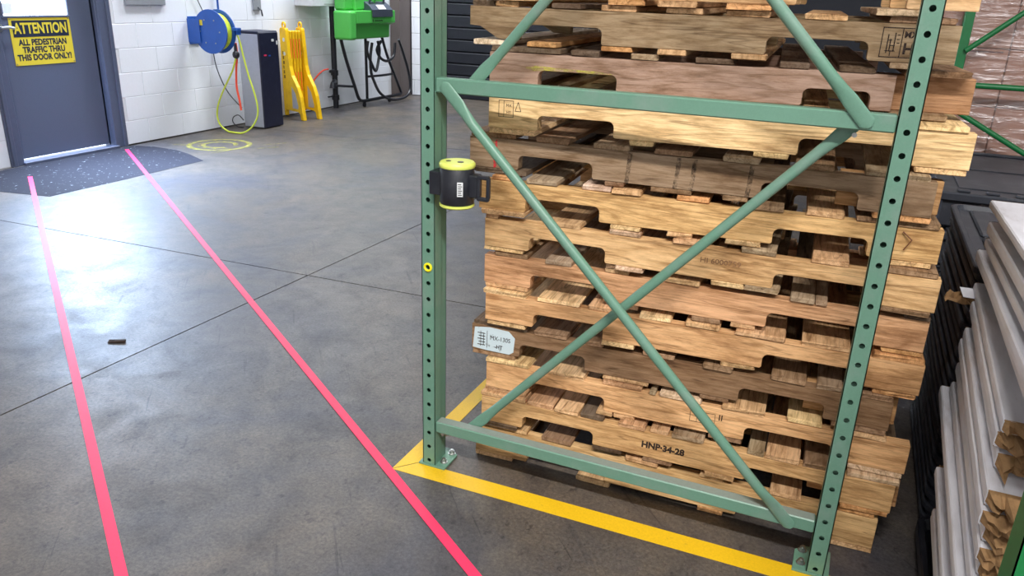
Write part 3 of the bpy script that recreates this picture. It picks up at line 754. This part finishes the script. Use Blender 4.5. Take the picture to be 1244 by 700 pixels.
# ================================================================ RIGHT SIDE: black trays, white boards, cartons, dark green rack
def tray_mesh(Lx, Ly, H, name, pock=(3, 2)):
    b = MB()
    def rr(x0, y0, x1, y1, r_, n=5):
        pts = []
        for cx, cy, a0 in ((x1-r_, y1-r_, 0), (x0+r_, y1-r_, 90), (x0+r_, y0+r_, 180), (x1-r_, y0+r_, 270)):
            for i in range(n+1): a = R(a0+90*i/n); pts.append((cx+r_*math.cos(a), cy+r_*math.sin(a)))
        return pts
    loops = [(rr(.012, .012, Lx-.012, Ly-.012, .035), 0), (rr(.012, .012, Lx-.012, Ly-.012, .035), H*.55), (rr(0, 0, Lx, Ly, .045), H*.55), (rr(0, 0, Lx, Ly, .045), H*.93), (rr(.004, .004, Lx-.004, Ly-.004, .043), H),
             (rr(.016, .016, Lx-.016, Ly-.016, .033), H), (rr(.026, .026, Lx-.026, Ly-.026, .028), H*.62)]
    n = len(loops[0][0]); vv = []
    for pts, z in loops: vv += [(x, y, z) for x, y in pts]
    ff = [[i*n+j, i*n+(j+1) % n, (i+1)*n+(j+1) % n, (i+1)*n+j] for i in range(len(loops)-1) for j in range(n)]
    ff += [list(range(n))[::-1], [(len(loops)-1)*n+j for j in range(n)]]
    b.add(vv, ff)
    px_, py_ = pock
    for i in range(px_):
        for j in range(py_):
            x0 = .045+(Lx-.09)*i/px_+.012; x1 = .045+(Lx-.09)*(i+1)/px_-.012; y0 = .045+(Ly-.09)*j/py_+.012; y1 = .045+(Ly-.09)*(j+1)/py_-.012
            b.box((x0, y0, H*.60), (x1, y1, H*.86), .006)
    return b
NUM = ['lowest', 'second', 'third', 'fourth', 'fifth', 'sixth', 'seventh', 'eighth', 'ninth', 'tenth']
def ORDB(i, n):
    if i == 0: return 'lowest'
    if i == n-1: return 'topmost'
    return NUM[i]+' from the floor' if i < n/2 and i < 10 else NUM[n-1-i]+' from the top'
tray0 = None
nT = 20
for i in range(nT):
    z = .003+i*.0405
    if tray0 is None:
        tray0 = tray_mesh(.9, .80, .0395, 't').build('plastic_tray', M['black2'])
        o = tray0
    else: o = tray0.copy(); C.objects.link(o)
    o.location = (1.452-.0012*i + random.uniform(-.003, .003), .348+random.uniform(-.004, .004), z)
    tag(o, 'black plastic tray, %s in the nested stack beside the white boards' % ORDB(i, nT), 'tray', 'nested black trays')
o = tray_mesh(1.2, .87, .075, 'b').build('plastic_pallet', M['black'], bevel=0); o.location = (1.432, -.55, .002)
tag(o, 'low black plastic pallet on the floor under the white boards', 'plastic pallet')
# taller pile of black plastic pallets further back
def big_pallet():
    b = MB(); b.box((0, 0, .105), (1.22, 1.02, .140), .006)
    for i in range(3):
        for j in range(3): b.box((.02+.52*i, .02+.42*j, 0), (.16+.52*i, .16+.42*j, .106), .006)
    for i in range(11): b.box((.07+.10*i, .018, .1402), (.115+.10*i, .05, .150), .003)
    for i in range(3):
        for j in range(2): b.box((.08+.38*i, .10+.45*j, .1402), (.40+.38*i, .48+.45*j, .1445), .003)
    b.box((0, .985, .1402), (1.22, 1.02, .152), .004).box((0, 0, .1402), (.012, 1.02, .152), .003)
    return b
bp0 = None
for i in range(5):
    if bp0 is None: bp0 = big_pallet().build('plastic_pallet', M['black2']); o = bp0
    else: o = bp0.copy(); C.objects.link(o)
    o.location = (1.41+random.uniform(-.01, .01), 1.52, .003+i*.158)
    tag(o, 'black plastic pallet, %s of the pile in front of the wrapped cartons' % ORDB(i, 5), 'plastic pallet', 'black plastic pallets behind')

# white laminated honeycomb boards, piled flat
ORD = ['topmost', 'second from the top', 'third from the top', 'fourth from the top', 'fifth from the top', 'sixth from the top', 'seventh from the top', 'eighth from the top', 'ninth from the top', 'tenth from the top',
       'eleventh from the top', 'twelfth from the top', 'tenth from the bottom', 'ninth from the bottom', 'eighth from the bottom', 'seventh from the bottom', 'sixth from the bottom', 'fifth from the bottom', 'fourth from the bottom', 'third from the bottom', 'second from the bottom', 'lowest']
specs = [  # (z top at back, x, y back, y front, thickness)
 (1.004, 1.418, .310, -.555, .020), (.958, 1.420, .275, -.555, .030), (.912, 1.424, .290, -.555, .022), (.872, 1.418, .325, -.555, .030),
 (.832, 1.438, .30, -.55, .022), (.797, 1.424, .280, -.36, .027), (.766, 1.421, .235, -.345, .033), (.730, 1.432, .22, -.355, .033), (.694, 1.420, .234, -.42, .034),
 (.656, 1.418, .246, -.43, .033), (.620, 1.430, .20, -.425, .031), (.587, 1.426, .25, -.44, .031), (.553, 1.434, .21, -.435, .029), (.522, 1.428, .27, -.45, .034), (.484, 1.412, .318, -.555, .034),
 (.436, 1.424, .26, -.56, .026), (.398, 1.430, .18, -.55, .026), (.362, 1.414, .100, -.555, .030), (.322, 1.424, .09, -.555, .026), (.286, 1.43, .08, -.555, .024), (.252, 1.426, .07, -.555, .024), (.222, 1.43, .09, -.555, .020)]
SLP = [-.02, -.01, 0, .0, .03, .105, .115, .12, .125, .128, .131, .133, .135, .137, .139] + [.142]*7
prev = None
for i, (zt, x, yb, yf, th) in enumerate(specs):
    Ly = yb-yf; s_ = SLP[i]
    if prev:      # keep clear of the board above at both ends
        pz, pyb, pyf, pth, ps = prev
        for yy in (min(yb, pyb), max(yf, pyf)):
            zt = min(zt, pz-ps*(pyb-yy)-pth/math.cos(math.atan(ps))-.0025 + s_*(yb-yy))
    prev = (zt, yb, yf, th, s_)
    t_ = thing('honeycomb_board', 'white laminated board, ' + ORD[i] + ' of the right-edge pile' + (', torn brown end' if 5 <= i <= 13 else ''), 'board', (x, yb, zt), 0, 'white laminated boards piled at the right')
    t_.rotation_euler = (math.atan(s_), 0, random.uniform(-.003, .003))
    b = MB()
    # thin shell slab with rounded left edge
    prof = [(0.003, -th), (0, -th*.88), (-.001, -th*.5), (0, -th*.12), (.003, 0), (.95, 0), (.95, -th)]
    nseg = 8; vv = []
    for q in range(nseg+1):
        yy = -Ly*q/nseg; wob = random.uniform(-.0006, .0006)
        for u, v in prof: vv.append((u+wob, yy, v+random.uniform(-.0003, .0003)))
    k_ = len(prof)
    ff = [[q*k_+j, q*k_+(j+1) % k_, (q+1)*k_+(j+1) % k_, (q+1)*k_+j] for q in range(nseg) for j in range(k_)]
    ff += [list(range(k_)), [nseg*k_+j for j in range(k_)][::-1]]
    b.add(vv, ff).build('laminate_skin', M['white_board'], t_)
    if i == 6:     # peeled flap with crumpled brown paper at the back corner
        c = MB(); vv = []
        for q in range(9):
            for r_ in range(6):
                vv.append((-.055+.011*q+random.uniform(-.004, .004), .004+.010*r_+random.uniform(-.004, .004), -.012+random.uniform(-.016, .016)))
        c.add(vv, [[q*6+r_, q*6+r_+1, (q+1)*6+r_+1, (q+1)*6+r_] for q in range(8) for r_ in range(5)]).build('crumpled_paper', M['honeycomb'], t_)
        MB().prism([(-.022, .0), (.05, .0), (.05, .05), (-.028, .045)], .002, lambda u, v, d: (u, v, .006+d+v*.1)).build('peeled_flap', M['white_board'], t_)
    # torn paper core sticking out of both ends
    for end, yy, sgn in ((0, .0, 1), (1, -Ly, -1)):
        if end == 1 and not (5 <= i <= 13): continue
        c = MB(); K = 64 if end else 26; wid = .60 if end else .12; rows = 5
        ph = random.uniform(0, 9); vv = []
        for q in range(K+1):
            u0 = .001+wid*q/K
            fold = .5+.5*math.sin(u0*95+ph)*math.cos(u0*37+ph*2)
            for r_ in range(rows):
                f_ = r_/(rows-1)
                edge = (.0 if r_ in (0, rows-1) or q in (0, K) else 1)
                out = edge*((.006+.075*fold*random.uniform(.2, 1)) if end else random.uniform(.004, .026)) * (.6+.8*((r_*7+q*3) % 5)/5)
                zz = .001-(th+.002)*f_
                if edge and end: zz += random.uniform(-.004, .004)
                vv.append((u0+random.uniform(-.002, .002)*edge, yy-sgn*.001*(1-edge)+sgn*out, zz))
        ff = [[q*rows+r_, q*rows+r_+1, (q+1)*rows+r_+1, (q+1)*rows+r_] for q in range(K) for r_ in range(rows-1)]
        c.add(vv, ff)
        c.build('torn_core', M['honeycomb'], t_)

# dark green rack frame beyond the stack
rk2 = thing('pallet_rack_frame', 'dark green rack frame behind the stack in front of brown cartons', 'rack', (0, 2.66, 0), 0, 'dark green racks')
MB().box((1.477, -.02, 0), (1.52, .05, 3.0), .003).build('upright_post', M['dark_green'], rk2)
MB().box((2.60, -.02, 0), (2.64, .05, 3.0), .003).build('upright_post', M['dark_green'], rk2)
def P2(px, py): q = at(px, py, 1, 2.62); return (q.x, -.035, q.z)
def tube_between(a, b_, nm, par, mat, r_=.013):
    a = Vector(a); b_ = Vector(b_); MB().cyl(a, b_, r_, 12).build(nm, mat, par, smooth=True)
a, c = Vector(P2(1173, 62)), Vector(P2(1244, 16)); d = (c-a).normalized(); tube_between(a, a+d*1.25, 'diagonal_brace', rk2, M['dark_green'])
a, c = Vector(P2(1184, 104)), Vector(P2(1244, 109)); tube_between((1.50, -.035, a.z), (2.62, -.035, a.z), 'horizontal_strut', rk2, M['dark_green'], .014)
a, c = Vector(P2(1176, 144)), Vector(P2(1244, 187)); d = (c-a).normalized(); tube_between(a-d*.06, a+d*1.15, 'diagonal_brace', rk2, M['dark_green'])
# wrapped cartons behind it
ct0 = MB().box((.0015, .0015, .0015), (.4285, .3985, .2785), .004).build('carton', M['carton'])
tpm = plain('faint_carton_print', (96, 70, 66), .8)
first = True
for r_ in range(7):
    for q in range(3):
        for s_ in range(2):
            o = ct0 if first else ct0.copy()
            if not first: C.objects.link(o)
            first = False
            o.location = (1.285+.43*q-.0*(r_ % 2), 2.76+.40*s_, .146+.28*r_-.004)
            tag(o, 'brown carton behind dark green rack, %s layer, %s column, %s row' % (ORDB(r_, 7), ['left', 'middle', 'right'][q], ['front', 'back'][s_]), 'carton', 'stretch-wrapped cartons')
for r_ in (3, 4):
    z = .142+.28*r_+.262
    for j in range(3):
        o = MB().box((1.53+.42*j, 2.7595, z), (1.53+.42*j+.16, 2.7612, z+.0065)).build('print_line', tpm)
        o.parent = [q for q in bpy.data.objects if q.name.startswith('carton') and abs(q.location.z-(.142+.28*r_)) < .01 and abs(q.location.x-(1.285+.43*(0 if j == 0 else j))) < .05][0]
        o.matrix_parent_inverse = Matrix.Translation(o.parent.location).inverted()
tag(MB().box((1.27, 2.748, .14), (2.60, 3.58, 2.12)).build('stretch_film', M['film']), 'clear glossy stretch film wrapped around the brown cartons', 'film')
wp = thing('wooden_pallet', 'wooden pallet on the floor under the wrapped cartons', 'pallet', (1.28, 2.75, 0))
for yy in (0, .39, .78): MB().box((0, yy, .016), (1.3, yy+.038, .108)).build('stringer', M['wood_x'], wp, color=jc(COL['t']))
for xx in range(7): MB().box((.2*xx, 0, .1085), (.2*xx+.1, .82, .1235)).build('deck_board', M['wood_y'], wp, color=jc(COL['t']))
for xx in range(3): MB().box((.6*xx, 0, .001), (.6*xx+.1, .82, .0155)).build('deck_board', M['wood_y'], wp, color=jc(COL['t']))

# dark green slotted post at the lower right corner, close to the camera
gx = at(1215, 700, 1, -.62)
rk3 = thing('pallet_rack_frame', 'dark green slotted rack post in the lower right corner of the view', 'rack', (gx.x+.004, -.66, 0), 0, 'dark green racks')
# slotted face turned to the aisle with a column of slots
b = MB(); t = .0025; wd = .075
zz = 0.006
b.box((0, 0, zz), (.018, t, 3.0)).box((.030, 0, zz), (wd, t, 3.0))
z = zz
while z < 2.95:
    b.box((.0178, 0, z), (.0302, t, z+.028)); z += .0508
b.box((0, 0, zz), (t, .07, 3.0)).box((wd-t, 0, zz), (wd, .07, 3.0)).box((.012, .035, zz), (.036, .036, 3.0))
b.build('upright_post', M['dark_green'], rk3)
MB().box((-.02, -.02, .0), (wd+.02, .09, .006)).build('base_plate', M['dark_green'], rk3)

# ================================================================ LEFT WALL THINGS
# hose reel
ry = 4.25
rc = at(258, 38.5, 1, ry)
hr = thing('hose_reel', 'round blue hose reel bracketed on the white block wall', 'hose reel', (WX, ry, rc.z))
rx = rc.x-WX
MB().box((.001, -.03, -.13), (.010, .10, .13), .002).box((.009, -.045, -.11), (.16, -.037, .11), .001).build('wall_bracket', M['blue'], hr)
def disc_y(y0, y1, r_, n=36, cx=rx): return MB().cyl((cx, y0, 0), (cx, y1, 0), r_, n)
disc_y(-.03, -.018, .205).build('flange', M['blue'], hr, bevel=.002)
disc_y(.085, .097, .205).build('flange', M['blue'], hr, bevel=.002)
disc_y(-.018, .085, .07).build('hub', M['blue'], hr)
co = MB()
for j in range(5):
    co.tube([(rx+.165*math.cos(R(a)), -.004+.0185*j, .165*math.sin(R(a))) for a in range(0, 360, 15)], .0095, 6, closed=True)
co.build('hose_coil', M['lime_hose'], hr, smooth=True)
for a in range(0, 360, 60):
    MB().cyl((rx+.12*math.cos(R(a)), -.031, .12*math.sin(R(a))), (rx+.12*math.cos(R(a)), -.036, .12*math.sin(R(a))), .007, 8).build('rivet', M['steel'], hr)
MB().box((rx-.125, -.0325, .055), (rx-.085, -.031, .105), M=Matrix.Identity(4)).build('sticker', M['sign_yellow'], hr, label='small yellow sticker')
MB().box((rx-.05, .100, -.02), (rx+.21, .108, .02), .002).box((rx+.19, .05, .015), (rx+.26, .11, .045), .003).box((rx+.205, .055, -.02), (rx+.215, .105, .02)).box((rx+.245, .055, -.02), (rx+.255, .105, .02)).build('hose_guide', M['blue'], hr)
hy = 4.36
def W4(pts, y=hy): return [at(a, b_, 1, y) for a, b_ in pts]
def hose(pts, r_, mat, lab, nm='hose', y=hy, cat='hose', n=10):
    P = smooth_path(W4(pts, y) if len(pts[0]) == 2 else pts, n)
    P = [Vector((p.x, p.y, max(p.z, r_+.001))) for p in P]
    o = MB().tube(P, r_, 8).build(nm, mat, smooth=True); return tag(o, lab, cat)
hose([(285, 36), (291, 50), (296, 70), (302, 92), (308, 110), (312.5, 127), (313, 140), (308, 152), (299, 160), (288, 162.3), (278, 160), (268, 152), (264, 141), (265, 128), (270, 113), (277, 98), (283, 84), (286.5, 70)], .0085, M['lime_hose'], 'lime green air hose hanging in a long loop from the blue reel')
hose([(286.2, 52), (288, 66), (287, 84), (287.5, 105), (291, 122), (293, 134)], .0105, M['orange_hose'], 'orange hose hanging inside the lime hose loop beside the grey cabinet', y=4.39)
st_c = at(286.7, 66.5, 1, 4.37)
so = lathe([(.012, -.04), (.03, -.022), (.034, 0), (.03, .02), (.016, .034), (.012, .10)], 16).build('hose_stop', M['black'], smooth=True, loc=st_c)
tag(so, 'black rubber stopper ball clamped on the hose below the blue reel', 'hose stop')
hose([(259, 62), (262, 78), (268, 95), (277, 112), (287, 124), (294, 131)], .005, M['black'], 'thin black cord hanging behind the reel towards the cabinet', 'cord', 4.52, 'cord')
hose([(296, 155), (289, 154), (283, 148), (284, 142), (290, 140), (296, 146)], .005, M['black'], 'small curl of black cord on the floor at the cabinet foot', 'cord', 4.66, 'cord')
MB().cyl((WX+.03, 4.62, 1.02), (WX+.03, 4.62, 5.0), .010, 10).build('air_pipe', M['blue'], smooth=True)
tag(bpy.data.objects['air_pipe'], 'slim blue air pipe running up the wall above the hose reel', 'pipe')
q0, q1 = at(247, 15, 0, WX+.02), at(240, 0, 0, WX+.02); dd = (q1-q0)
tag(MB().cyl(q0, q0+dd*4, .004, 6).build('cord', M['black']), 'thin black cable rising from the reel bracket up the wall', 'cord')
# cabinet
cb = thing('equipment_cabinet', 'tall cabinet with dark front and light grey side beside the hose reel', 'cabinet', (-4.62, 4.73, 0))
MB().box((-.26, .002, .012), (-.0, .016, .955), .003).build('side_panel', M['cab_side'], cb, label='light grey side panel')
MB().box((-.27, .017, .008), (.0, .295, .965), .006).box((-.012, 0, .008), (.012, .30, .975), .008).box((-.27, .0, .955), (.005, .30, .985), .008).build('housing', M['cab_front'], cb)
MB().box((.0125, .19, .88), (.0140, .225, .905)).box((.0125, .262, .845), (.0140, .28, .885)).build('label_plate', M['label_white'], cb)
MB().box((.0125, .06, .74), (.0138, .10, .755)).build('indicator', plain('red_mark', (220, 50, 90), .5), cb, label='small red mark')
MB().box((.0125, .13, .735), (.0138, .16, .747)).build('indicator', M['blue'], cb, label='small blue mark')

# yellow folding barrier
bd = thing('folding_barrier', 'yellow plastic folding barrier with orange stripes leaning at the block wall', 'barrier', (-5.0, 5.535, 0), math.atan2(-.17, .38))
leg = [(0, .02), (0, .96), (.015, .985), (.115, .985), (.125, .96), (.150, .72), (.165, .58), (.20, .48), (.30, .36), (.350, .26), (.375, .14), (.40, .0), (.345, .0), (.325, .07), (.29, .085), (.03, .085), (.03, .02)]
def leg_mb(off):
    return MB().prism(leg, .045, lambda u, v, d: (u, off+d, v))
bd.rotation_euler = (0, 0, math.atan2(-.15, .40))
for off in (0.0, .205):
    lg = leg_mb(off).build('end_leg', M['barrier'], bd, bevel=.006)
    ringp = [(.065+.030*math.cos(R(a)), off+.022, 1.012+.032*math.sin(R(a))) for a in range(0, 360, 24)]
    MB().tube(ringp, .010, 8, closed=True).build('carry_loop', M['barrier'], lg, smooth=True)
    for zz in (.86, .71):
        MB().cyl((.085, off-.002, zz), (.085, off-.0035, zz), .022, 16).build('round_hole', M['label_white'], lg, label='pale round hole')
    MB().prism([(.19, .12), (.19, .36), (.26, .29), (.31, .15), (.30, .12)], .0012, lambda u, v, d: (u, off-.003+d, v)).build('leg_opening', M['cab_side'] if off == 0 else M['cab_side'], lg)
for j in range(4):
    sb = MB().box((.03, .050+.037*j, .14), (.13, .078+.037*j, .955), .006).build('folded_slat', M['barrier'], bd)
    if j % 2 == 0 or True:
        for zz in (.30, .66):
            MB().box((.1302, .053+.037*j, zz), (.1316, .064+.037*j, zz+.21)).build('reflector', M['orange'], sb, label='orange reflective stripe')
txt = text('CAUTION', .05, frameM((.055, -.002, .62), (0, 0, -1), (1, 0, 0)), M['ink'], bd, 'lettering')
bpy.data.objects.remove(txt)
lm = MB()
for i in range(6): lm.box((.045, -.0028, .44+.052*i), (.075-.006*(i % 3), -.0012, .475+.052*i))
lm.build('faded_lettering', plain('faded_print', (120, 92, 24), .7), bd)

# standpipe with valve, red hose
pp = thing('standpipe', 'dark vertical pipe with fittings on the wall left of the green machine', 'pipe', (-4.95, 6.47, 0))
MB().cyl((0, 0, .0), (0, 0, 4.9), .034, 16).build('pipe', M['dark_steel'], pp, smooth=True)
MB().cyl((0, 0, .10), (0, 0, .16), .046, 12).cyl((0, 0, .40), (0, 0, .46), .046, 12).build('collar', M['dark_steel'], pp)
MB().tube([(0, 0, .33), (.05, -.09, .33), (.08, -.15, .31), (.08, -.16, .26)], [.03, .03, .035, .042], 12).build('elbow', M['dark_steel'], pp, smooth=True)
MB().cyl((0, 0, .46), (.03, -.13, .455), .018, 10).build('hose_barb', M['dark_steel'], pp)
MB().box((-.02, -.14, .14), (0, .0, .155)).build('pipe_clip', M['dark_steel'], pp)
hose([at(399, 84, 1, 6.32), at(392, 86, 1, 6.25), at(384, 94, 1, 6.15), at(378, 104, 1, 6.0), at(374, 116, 1, 5.9), at(371, 134, 1, 5.86)], .0095, M['orange_hose'], 'short red-orange hose curving from the dark standpipe to the floor', 'hose')
tag(MB().box((WX+.001, 6.405, 1.9), (WX+.03, 6.43, 4.9), .003).build('conduit', M['grey_box']), 'pale conduit running up the wall beside the dark standpipe', 'conduit')
# wall boxes at the top
tag(MB().box((WX+.001, 5.86, 1.215), (WX+.26, 6.40, 1.8), .006).build('wall_box', M['grey_box']), 'white metal wall box above the standpipe, cut off by the top of the frame', 'box')
MB().box((WX+.2605, 6.08, 1.235), (WX+.262, 6.38, 1.243)).build('vent_slot', M['film_grey'], bpy.data.objects['wall_box'])
MB().box((WX+.2605, 6.30, 1.29), (WX+.262, 6.33, 1.30)).build('box_label', M['ink'], bpy.data.objects['wall_box'])
tag(MB().box((WX+.001, 3.50, 1.222), (WX+.03, 3.95, 1.75), .003).build('wall_plate', M['film_grey']), 'grey metal plate on the wall between the door and the hose reel', 'plate')
tb_ = thing('wall_hook', 'grey metal hook bracket on the wall above the dark cabinet', 'hook', (WX, 5.2, 1.2))
MB().box((.001, -.04, -.03), (.02, .08, .4), .003).build('hook_plate', M['film_grey'], tb_); MB().tube([(.02, .03, 0), (.06, .03, -.03), (.07, .03, -.09)], .008, 8).build('hook', M['dark_steel'], tb_)

# green machine on tube stand
mc = thing('green_machine', 'bright green plastic wall machine with charcoal control unit on a black tube stand', 'machine', (-4.5, 6.2, 0))
body = MB()
H0 = .845
body.box((-.25, 0, H0), (0, .13, 1.175), .02)
body.prism([(-.25, H0), (-.10, H0), (-.09, H0+.02), (-.085, 1.00), (0, 1.03), (0, 1.175), (-.25, 1.175)], .86, lambda u, v, d: (u, .128+d, v))
body.build('lower_body', M['machine'], mc, bevel=.012)
MB().box((-.25, .03, 1.176), (-.10, .90, 1.75), .02).box((-.11, .20, 1.176), (-.06, .24, 1.75), .01).box((-.11, .62, 1.176), (-.07, .66, 1.75), .01).build('upper_body', M['machine'], mc, bevel=.01)
cu_ = MB().prism([(-.12, 1.176), (.012, 1.176), (.012, 1.10), (.02, 1.10), (.02, 1.185), (-.03, 1.235), (-.10, 1.28)], .46, lambda u, v, d: (u, .44+d, v))
cun = cu_.build('control_unit', M['charcoal'], mc, bevel=.004)
MB().prism([(.0185, 1.19), (.0215, 1.192), (-.026, 1.240), (-.029, 1.238)], .17, lambda u, v, d: (u, .58+d, v)).build('paper_label', M['label_white'], cun)
MB().tube(smooth_path([(-.06, .50, 1.25), (-.05, .51, 1.33), (-.05, .60, 1.36), (-.05, .72, 1.36), (-.05, .80, 1.33), (-.06, .81, 1.25)], 5), .014, 8).build('carry_handle', M['charcoal'], cun, smooth=True)
MB().prism([(.47, 1.075), (.485, 1.075), (.478, 1.062), (.488, 1.062), (.468, 1.035), (.474, 1.055), (.464, 1.055)], .0015, lambda u, v, d: (.0005+d, u, v)).build('logo', M['ink'], mc, label='small black lightning mark')
lw = MB()
for j in range(9): lw.box((.0005, .51+.021*j, 1.050), (.002, .524+.021*j, 1.064+.003*(j % 2)))
lw.build('logo', M['ink'], mc, label='row of tiny black letters')
sx_ = -.22
def st_tube(pts, r_=.018, nm='stand_tube'): return MB().tube(smooth_path(pts, 6), r_, 8).build(nm, M['dark_steel'], mc, smooth=True)
zf = .075
st_tube([(sx_, .10, .86), (sx_, .20, .60), (sx_, .36, .27), (sx_, .43, .13), (sx_, .50, zf+.01), (sx_, .62, zf), (sx_, 1.0, zf), (sx_, 1.40, zf), (sx_, 1.47, zf+.02)], .020)
st_tube([(sx_, 1.0, .86), (sx_, 1.13, .60), (sx_, 1.33, .30), (sx_, 1.47, .10)])
st_tube([(sx_-.06, .72, .86), (sx_-.06, .72, .5), (sx_-.06, .72, .05)])
st_tube([(sx_-.06, .72, .36), (sx_, 1.0, .36), (sx_, 1.27, .36)], .015)
st_tube([(sx_-.17, .16, .29), (sx_-.1, .25, .28), (sx_, .37, .27)], .015)
for yy in (.56, 1.16):
    cw = MB().cyl((sx_-.012, yy, .028), (sx_+.012, yy, .028), .027, 14).build('caster_wheel', M['black'], mc); MB().box((sx_-.016, yy-.012, .028), (sx_+.016, yy+.012, zf-.008)).build('caster_fork', M['dark_steel'], cw)
q = lambda pts: [at(a, b_, 0, -4.60) for a, b_ in pts]
hose(q([(447, 50), (446, 62), (450, 74), (456, 86), (459, 78), (461, 62), (459, 50)]), .018, M['black'], 'short black hose loop hanging under the green machine', 'hose')
hose(q([(463, 50), (458, 60), (462, 70), (470, 74), (478, 68), (480, 52)]), .018, M['black'], 'black hose drooping behind the right leg of the machine stand', 'hose')
hose(q([(484, 48), (489, 62), (495, 82), (498, 98), (498, 110), (492, 118), (480, 121), (470, 119), (461, 112), (455, 100), (451, 88), (450, 70), (452, 52)]), .018, M['black'], 'long black hose looping down from the green machine almost to the floor', 'hose')
# column in the corner
tag(MB().box((-5.02, 7.90, 0), (-4.87, 8.19, 4.9), .004).build('corner_column', M['brown_col']), 'brown boxed column in the far corner right of the green machine', 'column')
# dirt crumbs on the floor near the joint

q = at(142, 416, 2, 0)
tag(MB().box((-.012, -.035, .0), (.010, .035, .007), .002, .002, Matrix.Rotation(R(-60), 4, 'Z')).build('wood_splinter', M['wood_y'], color=jc((60, 50, 46)), loc=(q.x, q.y, .001)), 'small dark wood splinter lying alone on the concrete beside the left pink line', 'splinter')
